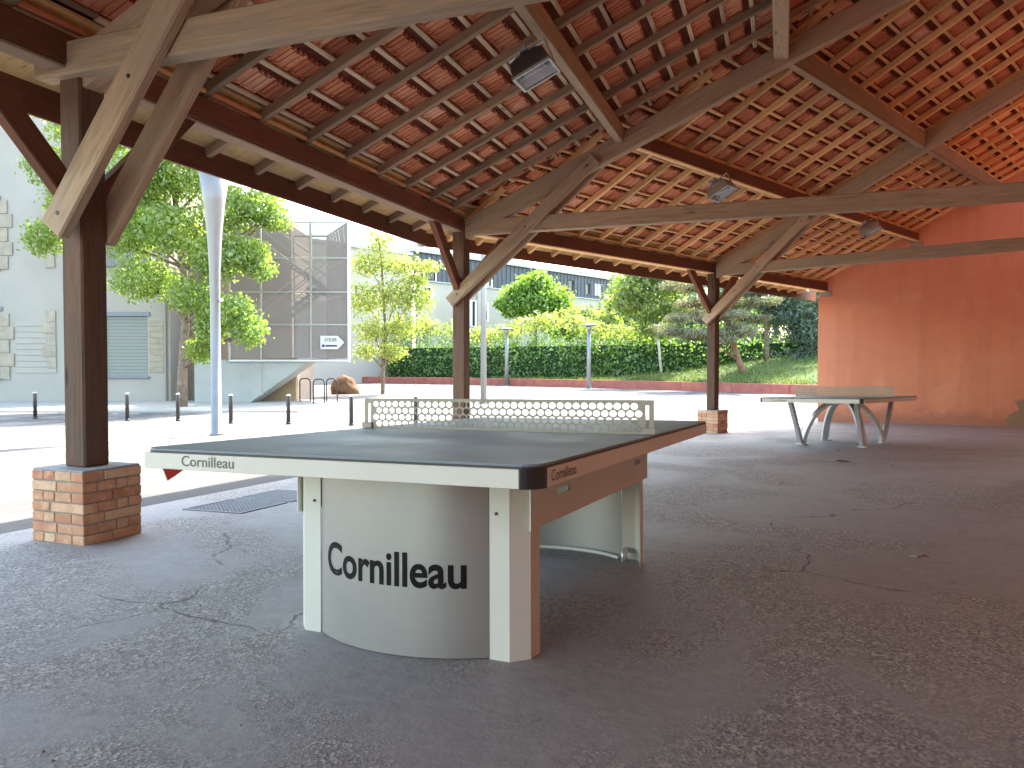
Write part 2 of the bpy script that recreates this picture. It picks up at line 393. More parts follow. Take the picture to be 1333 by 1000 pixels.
# ------------------------------------------------------------------ ground
def sheet(name, xs, ys, fz, m, kind='structure'):
    v = [(x, y, fz(x, y)) for y in ys for x in xs]; nx = len(xs); f = []
    for j in range(len(ys)-1):
        for i in range(nx-1):
            a = j*nx+i; f.append((a, a+1, a+nx+1, a+nx))
    return tag(mk(name, v, f, m, smooth=True), kind=kind)
xs = [-600, -300, -150, -80, -50] + list(range(-40, 41, 4)) + [50, 80, 150, 300, 600]
ys = [-300, -100, -40, -20, -12, -6, 0, 3, 6, 9, 12, 15, 17, 18, 19, 20, 21, 22, 23, 24, 30, 40, 60, 100, 200, 400, 900]
sheet('ground', xs, ys, lambda x, y: gz(x, y)-.004, M['plaza'])

# ------------------------------------------------------------------ shelter geometry
def u_(a): return Vector((math.cos(R(a)), -math.sin(R(a)), 0))
P1 = Vector((-2.755, 4.958, 0)); P2 = Vector((-.71, 10.74, 0)); P3 = Vector((4.09, 15.6, 0))
d1 = (P2-P1).normalized(); d2 = (P3-P2).normalized()
P0 = P1-d1*6.13; PW = Vector((8.0, 19.62, 0))
ZC = 3.05; KB = .44; SMAX = 7.0
c24 = d2.x*u_(20).y*-1+d2.y*u_(20).x     # cos of the bend between truss two and the second bay
n2 = Vector((d2.y, -d2.x, 0)); K2 = KB/n2.dot(u_(20))
class Bay:
    def __init__(s, A, ua, ka, za, B, ub, kb, zb): s.__dict__.update(locals())
    def p(s, q, t, up=0):
        a = s.A+s.ua*q; b = s.B+s.ub*q; r = a.lerp(b, t); r.z = (s.za+s.ka*q)*(1-t)+(s.zb+s.kb*q)*t+up; return r
    def length(s, q): return (s.p(q, 1)-s.p(q, 0)).length
    def fr(s, q, t, up=0):
        x = (s.p(q, t+.01)-s.p(q, t-.01)); y = s.p(q+.05, t)-s.p(q-.05, t); n = x.cross(y).normalized()
        if n.z < 0: n = -n
        return frame(s.p(q, t, up), x, n)
B0 = Bay(P0, u_(20), KB, ZC, P1, u_(20), KB, ZC)
B1 = Bay(P1, u_(20), KB, ZC, P2, u_(20), KB, ZC)
B2 = Bay(P2, u_(20)/n2.dot(u_(20)), K2, ZC, P3, u_(42)/n2.dot(u_(42)), K2, ZC)
B3 = Bay(P3, u_(42)/n2.dot(u_(42)), K2, ZC, PW, u_(24), .55, ZC+.02)

def floor_poly():
    # shelter floor: one sheet laid 4 mm over the ground under the roof
    xs_ = [i*.5 for i in range(-24, 45)]; ys_ = [i*.5 for i in range(-14, 44)]
    v = []; f = []; ix = {}
    def inside(x, y):
        p = Vector((x, y, 0))
        return (p-P1).dot(Vector((d1.y, -d1.x, 0))) > -1.15 and (p-P2).dot(n2) > -1.15
    def vid(i, j):
        if (i, j) not in ix: ix[(i, j)] = len(v); v.append((xs_[i], ys_[j], gz(xs_[i], ys_[j])))
        return ix[(i, j)]
    bm = bmesh.new()
    g = {}
    for j, y in enumerate(ys_):
        for i, x in enumerate(xs_): g[(i, j)] = bm.verts.new((x, y, gz(x, y)))
    for j in range(len(ys_)-1):
        for i in range(len(xs_)-1): bm.faces.new((g[(i, j)], g[(i+1, j)], g[(i+1, j+1)], g[(i, j+1)]))
    for pt, no in ((P1, Vector((-d1.y, d1.x, 0))), (P2, -n2)):
        bmesh.ops.bisect_plane(bm, geom=bm.verts[:]+bm.edges[:]+bm.faces[:], plane_co=pt+no*.62, plane_no=no, clear_outer=True)
    me = bpy.data.meshes.new('shelter_floor'); bm.to_mesh(me); bm.free(); me.materials.append(M['floor'])
    return tag(mk('shelter_floor', 0, 0, 0, me=me), kind='structure')
floor_poly()

SH = empty('timber_shelter', Matrix.Translation((1, 9, gz(1, 9))), 'open timber shelter with a sloping clay tile roof over the ping pong tables', 'shelter')

# posts on brick plinths, each with braces
brick_meshes = {}
def brick_me(L, W, H):
    k = (round(L, 3), round(W, 3), round(H, 3))
    if k not in brick_meshes:
        v, f = boxd((-L/2, -W/2, -H/2), (L/2, W/2, H/2), .004)
        r = random.Random(hash(k)); v = [tuple(c+r.uniform(-.0018, .0018) for c in p) for p in v]
        me = bpy.data.meshes.new('brick'); me.from_pydata(v, [], f); me.materials.append(M['brick']); brick_meshes[k] = me
    return brick_meshes[k]
def plinth(P, ang, n_course=7):
    a, b = .43, .46; zf = gz(P.x, P.y)
    e1 = Vector((math.sin(R(ang)), math.cos(R(ang)), 0)); base = Vector((P.x, P.y, zf))
    F = frame(base, e1, (0, 0, 1)); ch = .0655; H = n_course*ch
    pl = MB().box((-a/2+.006, -b/2+.006, -.03), (a/2-.006, b/2-.006, H-.012)).done('brick_plinth', M['mortar'], SH, F)
    cp = MB(); cp.box((-a/2+.004, -b/2+.004, H-.012), (a/2-.004, b/2-.004, H+.006), bev=.005)
    cp.done('cement_cap', M['cement'], pl, F)
    th = .1
    for c in range(n_course):
        z = c*ch+ch/2-.003; hh = ch-.009
        runs = []
        # courses alternate which pair of faces runs through at the corner
        for face in range(4):
            L = a if face % 2 == 0 else b; half = (b if face % 2 == 0 else a)/2
            long = (face % 2 == c % 2); x0, x1 = (-L/2, L/2) if long else (-L/2+th+.008, L/2-th-.008)
            off = .22 if (c//2) % 2 == 0 else .16
            if not long: cuts = [x0, x0+(x1-x0)*(.62 if c % 2 else .4), x1]
            else: cuts = [x0, x0+off*L/.45, x1] if off*L/.45 > .1 else [x0, x1]
            for q in range(len(cuts)-1):
                l0, l1 = cuts[q]+(.004 if q else 0), cuts[q+1]-(.004 if q < len(cuts)-2 else 0)
                cx = (l0+l1)/2; jit = rnd.uniform(-.003, .003)
                me = brick_me(l1-l0, th, hh)
                Rz = Matrix.Rotation(face*math.pi/2, 4, 'Z')
                Wm = F @ Rz @ Matrix.Translation((cx, -half+th/2+jit, z))
                mk('brick', 0, 0, 0, pl, Wm, me=me)
    return zf+H
def post(P, ang):
    zt = plinth(P, ang); s = .185
    return beam('post', (P.x, P.y, zt+.004), (P.x, P.y, 3.0), s, s, M['post_timber'], SH, up=(math.sin(R(ang)), math.cos(R(ang)), 0), bev=.012)
for P, ang in ((P0, 20), (P1, 23), (P2, 22), (P3, 43)): post(P, ang)

def truss(P, ang, k, smax=SMAX, zt=2.98):
    u = u_(ang); nrm = Vector((math.sin(R(ang)), math.cos(R(ang)), 0)) # away from camera
    def q(s, z, o=0): v = P+u*s+nrm*o; return (v.x, v.y, z)
    near = P is P1 or P is P0; ot, zt_ = (-.10, 2.90) if near else (0, 2.89)
    beam('tie_beam', q(-.22 if near else -.16, zt_, ot), q(smax, zt_, ot), .13 if near else .14, .205, M['old_timber'], SH, bev=.012)
    cosk = 1/math.hypot(1, k)
    dz = .13/cosk
    beam('principal_rafter', q(.02, zt+.02*k-dz), q(smax, zt+smax*k-dz), .15, .25, M['old_timber'], SH, up=(0, 0, 1), bev=.012)
    # twin braces clasping post and tie, either side
    z0 = 1.86; s0 = -.12; s1 = 1.95; z1 = zt+s1*k-.18
    if near: s0, z0, s1, z1 = 0.0, 1.83, 1.2, 3.40
    for o in ((-.21, .135) if near else (-.128, .128)):
        br = beam('brace', q(s0, z0, o), q(s1, z1, o), .08, .195 if near else .165, M['old_timber'], SH, bev=.012)
        for f in (.06, .54, .95):
            s = s0+(s1-s0)*f; z = z0+(z1-z0)*f
            b = MB(); b.tube([q(s, z, o-.044 if o < 0 else o+.044), q(s, z, o-.036 if o < 0 else o+.036)], .014, 8)
            b.done('bolt', M['bolt'], br)
for P, ang, k in ((P0, 20, KB), (P1, 20, KB), (P2, 20, KB), (P3, 42, K2*n2.dot(u_(42)))): truss(P, ang, k)
def lbrace(P, d, s):
    a = P+d*(.06*s); b = P+d*(.93*s)
    beam('plate_brace', (a.x, a.y, 2.02), (b.x, b.y, 2.90), .085, .15, M['dark_timber'], SH, bev=.008)
for P, da, db in ((P0, d1, d1), (P1, d1, d1), (P2, d1, d2), (P3, d2, d2)):
    lbrace(P, da, -1); lbrace(P, db, 1)
# plates and purlins, one length per bay
def along(name, bay, s, wd, ht, m, top=0.0, out=0, e0=0, e1=0):
    L = bay.length(s); a = bay.p(s, -e0/L); b = bay.p(s, 1+e1/L)
    a.z += top-ht/2; b.z += top-ht/2
    return beam(name, a, b, wd, ht, m, SH, bev=.01)
for bay in (B0, B1, B2, B3):
    dm = M['dark_timber']
    along('wall_plate', bay, -.02, .17, .19, dm, .005)
    sc_ = 1 if bay in (B0, B1) else .913
    along('purlin', bay, 2.25*sc_, .11, .175, M['old_timber'] if bay in (B0, B1) else dm)
    along('under_board', bay, 2.25*sc_, .104, .024, M['old_timber'] if bay in (B0, B1) else M['new_rafter'], -.1755)
    along('under_board', bay, -.02, .16, .022, M['grey_batten'] if bay in (B0, B1) else M['new_rafter'], -.1855)
    along('purlin', bay, 4.2*sc_, .175 if sc_ == 1 else .12, .245, M['grey_timber'])
    along('under_board', bay, 4.2*sc_, .165 if sc_ == 1 else .112, .022, M['old_timber'] if bay in (B0, B1) else M['grey_batten'], -.2455)
    along('purlin', bay, 6.5*sc_, .13, .22, M['old_timber'])
    # fascia board hung on the rafter ends
    L = bay.length(-.55); f = MB()
    a = bay.p(-.55, 0); b = bay.p(-.55, 1)
    a.z = b.z = 2.80
    b = b+(b-a).normalized()*(.8 if bay is B3 else 0)
    beam('fascia_board', a, b, .03, .235, dm, SH, bev=.004)

q_ = B2.p(2.0, .035); q_.z -= .09
M['tape'] = plain('green_tape', (.08, .25, .04), .5)
beam('green_tape', q_, q_+d2*.13, .004, .05, M['tape'], SH, bev=0)
# rafters, battens, eave boards, tiles
def rafter_line(bay, t0, plan=None):
    return lambda s: bay.p(s, t0)
CH, CW = .078, .062
def rafters(bay, pitch, m, start=.3, mb_blocks=None):
    L = bay.length(0); n = int((L-start*.4)/pitch); lines = []
    for i in range(n+1):
        a = start+i*pitch
        if a > L-.05: break
        if bay is B2:
            p0 = P2+d2*a
            smax = min(SMAX, a/(d2.dot(u_(20))/n2.dot(u_(20)))+.16)
            fn = lambda s, p0=p0: Vector(((p0+n2*s).x, (p0+n2*s).y, ZC+K2*s))
        else:
            smax = SMAX; fn = lambda s, t=a/L: bay.p(s, t)
        lines.append((a, fn, smax))
        A = fn(-.535); B = fn(smax); up = Vector((0, 0, CH/2))
        jit = rnd.uniform(-.004, .004)
        beam('rafter', A+up+Vector((0, 0, jit)), B+up+Vector((0, 0, jit)), CW, CH, m, SH, bev=.004)
    return lines
r0 = rafters(B0, .66, M['old_rafter'], .33)
r1 = rafters(B1, .66, M['old_rafter'], .42)
r2 = rafters(B2, .57, M['new_rafter'], .22)
r3 = rafters(B3, .57, M['new_rafter'], .12)
GA = .315
def courses(bay): return [-.50+i*GA for i in range(int((SMAX+.45)/GA))]
BT = .026
for bay, m, s0 in ((B0, M['grey_batten'], 0), (B1, M['pale_batten'], 0), (B2, M['new_batten'], 0), (B3, M['new_batten'], 0)):
    for s in courses(bay):
        if s < .05: continue
        j = rnd.uniform(-.012, .012)
        a = bay.p(s+j, -.0 if bay is not B2 else -.03, CH+BT/2+.003); b = bay.p(s+j+rnd.uniform(-.01, .01), 1, CH+BT/2+.003)
        beam('batten', a, b, .042, BT, m, SH, up=bay.fr(s, .5).col[2].to_3d(), bev=.003)
# boards over the eaves and blocks between rafters on the plate and on the purlins
for bay, lines, m in ((B0, r0, M['soffit']), (B1, r1, M['soffit']), (B2, r2, M['soffit']), (B3, r3, M['soffit'])):
    ends = [(-.02, (lambda s, bay=bay: bay.p(s, 0)), 9)]+lines+[(0, (lambda s, bay=bay: bay.p(s, 1)), 9)]
    for (a, f0, m0), (b, f1, m1) in zip(ends[:-1], ends[1:]):
        A, B, C, D = f0(-.54), f1(-.54), f1(.08), f0(.08); up = Vector((0, 0, CH+.004)); th = Vector((0, 0, .02))
        v = [p+up for p in (A, B, C, D)]+[p+up+th for p in (A, B, C, D)]
        mk('soffit_board', v, [(3, 2, 1, 0), (4, 5, 6, 7), (0, 1, 5, 4), (1, 2, 6, 5), (2, 3, 7, 6), (3, 0, 4, 7)], m, SH)
    for s in ((.05,) if bay in (B0, B1) else (.05, 2.05, 3.83)):
        for (a, f0, m0), (b, f1, m1) in zip(ends[:-1], ends[1:]):
            if s > min(m0, m1): continue
            A, B = f0(s), f1(s); d = (B-A)
            if d.length < .2: continue
            d.normalize(); A = A+d*.036; B = B-d*.036; h = .034 if s < 1 else .05
            A.z += h/2+.004; B.z += h/2+.004
            beam('eave_block' if s < 1 else 'purlin_block', A, B, .05, h, M['new_rafter'] if bay in (B2, B3) or rnd.random() < .8 else M['tile'], SH, bev=.004)
# clay tiles
def tile_data():
    b = MB()
    # local x across the roof, y up the slope, z out of the roof: a ribbed pan hanging below a head-lap channel
    y0, y1 = -.07, GA+.02
    b.box((-.122, y0, .034), (.118, y1, .046))
    n0 = len(b.f)
    for x0, x1, dz, yl in ((-.112, -.088, .006, .118), (-.086, -.046, -.004, .132), (-.043, -.034, .004, .108), (-.031, .031, -.005, .136), (.034, .043, .004, .110), (.046, .084, -.004, .130), (.087, .110, .006, .112)):
        v, f = boxd((x0, yl, dz), (x1, GA+.012, .0338)); b.add(v, f)
    b.box((-.118, .145, .012), (.116, GA+.010, .033))
    for x in (-.066, .066): b.box((x-.014, GA-.018, -.020), (x+.014, GA-.004, .0))
    return b.v, b.f
TV, TF = tile_data()
M['lap'] = plain('shaded_lap', (.19, .06, .036), .95, 0, .1, .3, 12)  # darker clay colour paints recess shade into the head-lap channel
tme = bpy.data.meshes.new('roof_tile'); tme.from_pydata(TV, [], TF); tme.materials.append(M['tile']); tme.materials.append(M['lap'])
tme.attributes.new('tone', 'FLOAT', 'FACE')
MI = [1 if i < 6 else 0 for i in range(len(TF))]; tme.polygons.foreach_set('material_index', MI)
TW = .222
spots = []
for bay in (B0, B1, B2, B3):
    for s in courses(bay):
        if s < .05: continue
        L = bay.length(s); n = max(1, int(round(L/TW)))
        for i in range(n):
            t = (i+.5)/n
            F = bay.fr(s, t, CH+BT+.010)
            J = Matrix.Rotation(rnd.uniform(-.012, .012), 4, 'Z') @ Matrix.Rotation(rnd.uniform(-.012, .012), 4, 'X') @ Matrix.Translation((0, rnd.uniform(-.006, .006), rnd.uniform(0, .005)))
            Wm = F @ J
            p = Wm.to_translation(); px = 666.5+997*p.x/max(.1, p.y); py = 474-997*(p.z-1)/max(.1, p.y)
            vis = p.y > .5 and -20 < px < 1353 and -30 < py < 480 and bay is not B0
            spots.append((0 if not vis else 1/p.length, Wm, bay))
order = sorted(range(len(spots)), key=lambda i: -spots[i][0])
big = set(order[:300])
field = MB()
for i, (k, Wm, bay) in enumerate(spots):
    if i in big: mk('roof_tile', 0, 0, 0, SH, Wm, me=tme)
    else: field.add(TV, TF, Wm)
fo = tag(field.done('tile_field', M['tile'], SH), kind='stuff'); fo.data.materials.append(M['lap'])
nT = len(fo.data.polygons)//len(TF); ta = fo.data.attributes.new('tone', 'FLOAT', 'FACE')
ta.data.foreach_set('value', np.repeat(np.random.default_rng(3).random(nT), len(TF)))
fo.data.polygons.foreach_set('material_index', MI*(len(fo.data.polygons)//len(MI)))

# covers over the bends of the roof
for bay, t_ in ((B1, 0), (B1, 1), (B2, 1)):
    a = bay.p(-.5, t_, CH+BT+.085); b = bay.p(SMAX+.1, t_, CH+BT+.085)
    beam('hip_cover', a, b, .62, .03, M['tile'], SH, bev=.004)
# ------------------------------------------------------------------ red walls
wd = u_(24); WO = PW-wd*.16
Fw = frame((WO.x, WO.y, 0), wd, (0, 0, 1))
zb = gz(9, 18)-.15
def ztop(s): return ZC+.02+.55*s+.22
wl = 8.2
prof = [(0, zb), (wl, zb), (wl, ztop(wl-.16)), (0, ztop(-.16))]
v = [(x, 0, z) for x, z in prof]+[(x, .32, z) for x, z in prof]
rw = mk('red_wall', v, [(0, 1, 2, 3), (7, 6, 5, 4), (0, 4, 5, 1), (1, 5, 6, 2), (2, 6, 7, 3), (3, 7, 4, 0)], M['plaster'], None, Fw)
tag(rw, 'terracotta red rendered end wall closing the shelter behind the far ping pong table', 'wall')
for s, zt_, sz in ((.04, 2.86, .13), (2.06, 3.985, .13)):
    MB().box((s+.02, -.03, zt_-sz), (s+.28, 0.02, zt_-.004), bev=.006).done('cement_pad', M['cement'], rw, Fw)
def backwall(A, B, name):
    d = (B-A); L = d.length; F = frame((A.x, A.y, 0), d, (0, 0, 1))
    return tag(MB().box((0, -.3, -.8), (L, 0, 6.35)).done(name, M['plaster'], None, F), kind='structure')
k0, k1, k2, k3 = (P0+u_(20)*6.95), (P2+u_(20)*6.95), (P3+u_(42)*6.95), (PW+u_(24)*7.6)
for A, B in ((k0, k1), (k1, k2), (k2, k3)): backwall(A, B, 'back_wall')
A, B = k0+u_(20)*.02, P0+u_(20)*3.3  # unseen partial end wall behind the camera, added to dim and redden the light
d_ = (B-A)
F_ = frame((A.x, A.y, 0), d_, (0, 0, 1))
h0_, h1_ = ZC+KB*6.9+.16, ZC+KB*3.3+.16
v_ = [(x, y, z) for y in (.02, .3) for x, z in ((0, -.3), (d_.length, -.3), (d_.length, h1_), (0, h0_))]
tag(mk('back_wall', v_, [(3, 2, 1, 0), (4, 5, 6, 7), (0, 1, 5, 4), (1, 2, 6, 5), (2, 3, 7, 6), (3, 0, 4, 7)], M['plaster'], None, F_), kind='structure')

# ------------------------------------------------------------------ near table
ML = Matrix(((.914, .406, -.002, -.069), (-.405, .914, .026, 3.659), (.013, -.023, 1, -.08), (0, 0, 0, 1)))
ML = Matrix.LocRotScale(ML.to_translation(), ML.to_3x3().to_quaternion(), None)
hw, hl = .7625, 1.37
def text_mesh(s, size, m, name, extrude=.0006, offset=0.0):
    cu = bpy.data.curves.new('t', 'FONT'); cu.body = s; cu.size = size; cu.extrude = extrude; cu.offset = offset; cu.resolution_u = 5
    o = bpy.data.objects.new('t', cu); COL.objects.link(o)
    dg = bpy.context.evaluated_depsgraph_get(); me = bpy.data.meshes.new_from_object(o.evaluated_get(dg))
    bpy.data.objects.remove(o); me.name = name; me.materials.clear(); me.materials.append(m); return me
def fit_text(me, width, height=None):
    xs_ = [v.co.x for v in me.vertices]; ys_ = [v.co.y for v in me.vertices]
    x0, x1, y0, y1 = min(xs_), max(xs_), min(ys_), max(ys_)
    kx = width/(x1-x0); ky = kx if height is None else height/(y1-y0)
    for v in me.vertices: v.co.x = (v.co.x-x0)*kx; v.co.y = (v.co.y-y0)*ky
def rounded(wx, ly, r, n=6):
    p = []
    for cx, cy, a0 in ((wx-r, ly-r, 0), (-wx+r, ly-r, 90), (-wx+r, -ly+r, 180), (wx-r, -ly+r, 270)):
        for i in range(n+1):
            a = R(a0+90*i/n); p.append((cx+r*math.cos(a), cy+r*math.sin(a)))
    return p
def slab(pts, z0, z1):
    n = len(pts); v = [(x, y, z0) for x, y in pts]+[(x, y, z1) for x, y in pts]
    f = [tuple(range(n))[::-1], tuple(range(n, 2*n))]+[(i, (i+1) % n, n+(i+1) % n, n+i) for i in range(n)]
    return v, f
def net_data(W, H, cols, rows, edge=.05, top=.012, th=.002, n=12, rad=.0160):
    b = MB(); cw = (2*W-2*edge)/(cols+.5); rh = (H-top-.008)/rows
    rects = []
    def rect(x0, x1, z0, z1): rects.append((x0, x1, z0, z1))
    for y in (-th/2, th/2):
        def q(*p): b.quad(*[(x, y, z) for x, z in (p if y < 0 else p[::-1])])
        z0 = .008
        q((-W, 0), (W, 0), (W, z0), (-W, z0)); q((-W, H-top), (W, H-top), (W, H), (-W, H))
        for sgn in (-1, 1):          # end strips with a tall slot
            e0, e1 = (W-edge, W) if sgn > 0 else (-W, -W+edge)
            m0, m1 = (e0+.012, e0+.028) if sgn > 0 else (e1-.028, e1-.012)
            q((e0, z0), (m0, z0), (m0, H-top), (e0, H-top)); q((m1, z0), (e1, z0), (e1, H-top), (m1, H-top))
            q((m0, z0), (m1, z0), (m1, .03), (m0, .03)); q((m0, H-top-.012), (m1, H-top-.012), (m1, H-top), (m0, H-top))
        for r in range(rows):
            za = z0+r*rh; off = 0 if r % 2 else cw/2
            xa = -W+edge
            if off: q((xa, za), (xa+off, za), (xa+off, za+rh), (xa, za+rh))
            else: q((W-edge-cw/2, za), (W-edge, za), (W-edge, za+rh), (W-edge-cw/2, za+rh))
            for c in range(cols):
                x0 = xa+off+c*cw; cx, cz = x0+cw/2, za+rh/2
                inner = [(cx+rad*1.09*math.cos(2*math.pi*k/n+R(15)), cz+rad*.97*math.sin(2*math.pi*k/n+R(15))) for k in range(n)]
                outer = []
                for k in range(n):
                    a = 2*math.pi*k/n+R(15); dx, dz = math.cos(a), math.sin(a)
                    s = min(cw/2/abs(dx) if abs(dx) > 1e-6 else 9, rh/2/abs(dz) if abs(dz) > 1e-6 else 9); outer.append((cx+dx*s, cz+dz*s))
                corners = [(cx+sx*cw/2, cz+sz*rh/2) for sx, sz in ((1, 1), (-1, 1), (-1, -1), (1, -1))]
                for k in range(n):
                    k2 = (k+1) % n; poly = [inner[k], outer[k], outer[k2], inner[k2]]
                    (ax, az), (bx, bz) = outer[k], outer[k2]
                    onx = lambda p: abs(abs(p[0]-cx)-cw/2) < 1e-7
                    if onx(outer[k]) != onx(outer[k2]):
                        co = min(corners, key=lambda c_: (c_[0]-ax)**2+(c_[1]-az)**2+(c_[0]-bx)**2+(c_[1]-bz)**2)
                        poly = [inner[k], outer[k], co, outer[k2], inner[k2]]
                    q(*poly)
                    if y < 0: b.quad((inner[k][0], -th/2, inner[k][1]), (inner[k2][0], -th/2, inner[k2][1]), (inner[k2][0], th/2, inner[k2][1]), (inner[k][0], th/2, inner[k][1]))
    for a_, c_ in (((-W, 0), (-W, H)), ((W, 0), (W, H)), ((-W, H), (W, H))):
        b.quad((a_[0], -th/2, a_[1]), (c_[0], -th/2, c_[1]), (c_[0], th/2, c_[1]), (a_[0], th/2, a_[1]))
    return b
def near_table():
    T = empty('ping_pong_table', ML, 'large grey ping pong table in front, standing on curved steel drum ends', 'ping pong table')
    P = lambda b, name, m, sm=False: b.done(name, m, T, ML, sm)
    zt = .76
    b = MB(); b.add(*slab(rounded(hw, hl, .065), zt-.007, zt)); top = P(b, 'tabletop', M['table_top'])
    b = MB(); b.add(*slab(rounded(hw+.0015, hl+.0015, .066), zt-.014, zt-.0072)); P(b, 'top_edge', M['edge_dark'])
    for s in (-1, 1):          # end and side aprons
        ea = MB().box((-hw+.062, s*hl-.004, zt-.070), (hw-.052, s*hl+.004, zt-.0145), bev=.0015) if s > 0 else MB().box((-hw+.012, -hl-.004, zt-.070), (hw-.055, -hl+.004, zt-.0145), bev=.0015)
        ea = P(ea, 'end_apron', M['white_paint'])
        sa = P(MB().box((s*hw-.004, -hl+.066, zt-.070), (s*hw+.004, hl-.066, zt-.0145), bev=.0015), 'side_apron', M['white_paint'])
        sl = -.05 if s > 0 else -.05
        # recessed skirt below the side apron with two hand slots
        vs = [-.83, -.565, -.555, -.425, -.415, .6, .61, .70, .71, .865]; zs = [.463, .553, .559, .577, .583, .745]
        sk = MB(); x0, x1 = sorted((s*.512, s*.518))
        vv = [-.83, -.56, -.42, .60, .72, .865]; zz = [.463, .556, .580, .74]
        for i in range(5):
            for j in range(3):
                if j == 1 and i in (1, 3): continue
                sk.box((x0, vv[i], zz[j]), (x1, vv[i+1], zz[j+1]))
        P(sk, 'skirt', M['white_paint'])
    for sx in (-1, 1):
        for sy in (-1, 1):
            b = MB(); r = .066; cx, cy = sx*(hw-r), sy*(hl-r); n = 7
            ins = []; outs = []
            for i in range(n+1):
                a = R(90*i/n); dx, dy = sx*math.cos(a), sy*math.sin(a)
                outs.append((cx+dx*(r+.003), cy+dy*(r+.003))); ins.append((cx+dx*(r-.006), cy+dy*(r-.006)))
            pts = outs+ins[::-1]
            if sx*sy < 0: pts = pts[::-1]
            b.add(*slab(pts, zt-.071, zt-.0145)); P(b, 'corner_cap', M['black_cap'])
    # legs folded from sheet: front flange, chamfer, side flange
    for sx in (-1, 1):
        for sy in (-1, 1):
            o = [(.372, .865), (.450, .865), (.507, .806), (.512, .73)]
            th = .004
            i_ = [(.372, .861), (.448, .861), (.503, .803), (.508, .73)]
            pts = [(sx*x, sy*y) for x, y in o+i_[::-1]]
            if sx*sy < 0: pts = pts[::-1]
            b = MB()
            n = len(pts); k = len(o)
            v = [(x, y, z) for z in (0, .745) for x, y in pts]; f = []
            for i in range(n): f.append((i, (i+1) % n, n+(i+1) % n, n+i))
            for i in range(k-1): f.append((n+i, n+i+1, n+n-2-i, n+n-1-i))
            b.add(v, f); lg = P(b, 'leg', M['white_paint'])
            s = MB(); s.tube([(sx*.40, sy*.8662, .523), (sx*.40, sy*.870, .523)], .006, 8); s.done('screw', M['bolt'], lg, ML)
    # curved end panels
    sag, half = .112, .368; rr = (half**2+sag**2)/(2*sag); a0 = math.asin(half/rr)
    def arc(u, s, extra=0):  # v of the arc at u
        return s*(.862+math.sqrt(max(0, (rr+extra)**2-u*u))-(rr-sag))
    for s in (-1, 1):
        n = 40; v = []; f = []
        us = [rr*math.sin(-a0+2*a0*i/n) for i in range(n+1)]
        for e in (0, -.004):
            for u in us: v += [(u, arc(u, s, e), .004), (u, arc(u, s, e), .72)]
        m_ = 2*(n+1)
        for i in range(n):
            a, b_, c, d = 2*i, 2*i+2, 2*i+3, 2*i+1
            f.append((a, b_, c, d) if s < 0 else (d, c, b_, a)); f.append((m_+d, m_+c, m_+b_, m_+a) if s < 0 else (m_+a, m_+b_, m_+c, m_+d))
        dr = mk('drum_panel', v, f, M['brushed'], T, ML, True)
        fo = MB(); fo.tube([(u, arc(u, s, -.03), .012) for u in us], .012, 6); fo.done('foot_rail', M['white_paint'], dr, ML, True)
        if s > 0:
            pipe = MB(); pipe.tube([(.40, .80, .0), (.40, .80, .035), (.40, .815, .055), (.40, .845, .055)], .018, 8); pipe.done('drain_pipe', M['galv'], dr, ML, True)
    # lettering
    me = text_mesh('Cornilleau', 1, M['ink'], 'lettering', .0, .022); fit_text(me, .612, None)
    hh = max(v.co.y for v in me.vertices); kk = .128/hh
    for v_ in me.vertices:
        u = -.312+v_.co.x; z = .252+v_.co.y*kk
        v_.co = (u, arc(u, -1, .0012), z)
    mk('lettering', 0, 0, 0, T, ML, me=me)
    me = text_mesh('Cornilleau', 1, M['grey_ink'], 'lettering', .0, .004); fit_text(me, .236, .036)
    for v_ in me.vertices: v_.co = (-.568+v_.co.x, -hl-.0052, .7035+v_.co.y)
    mk('lettering', 0, 0, 0, T, ML, me=me)
    me = text_mesh('Cornilleau', 1, M['grey_ink'], 'lettering', .0, .004); fit_text(me, .216, .034)
    for v_ in me.vertices: v_.co = (hw+.0052, -1.275+v_.co.x, .7035+v_.co.y)
    mk('lettering', 0, 0, 0, T, ML, me=me)
    nb = net_data(hw, .1525, 36, 4)
    nb.done('net', M['net'], T, ML @ Matrix.Translation((0, 0, zt+.0005)))
    for s in (-1, 1):
        P(MB().box((s*hw-.01 if s < 0 else s*hw-.05, -.012, zt+.001), (s*hw+.05 if s < 0 else s*hw+.01, -.004, zt+.03), bev=.002), 'net_bracket', M['net'])
    return T
near_table()

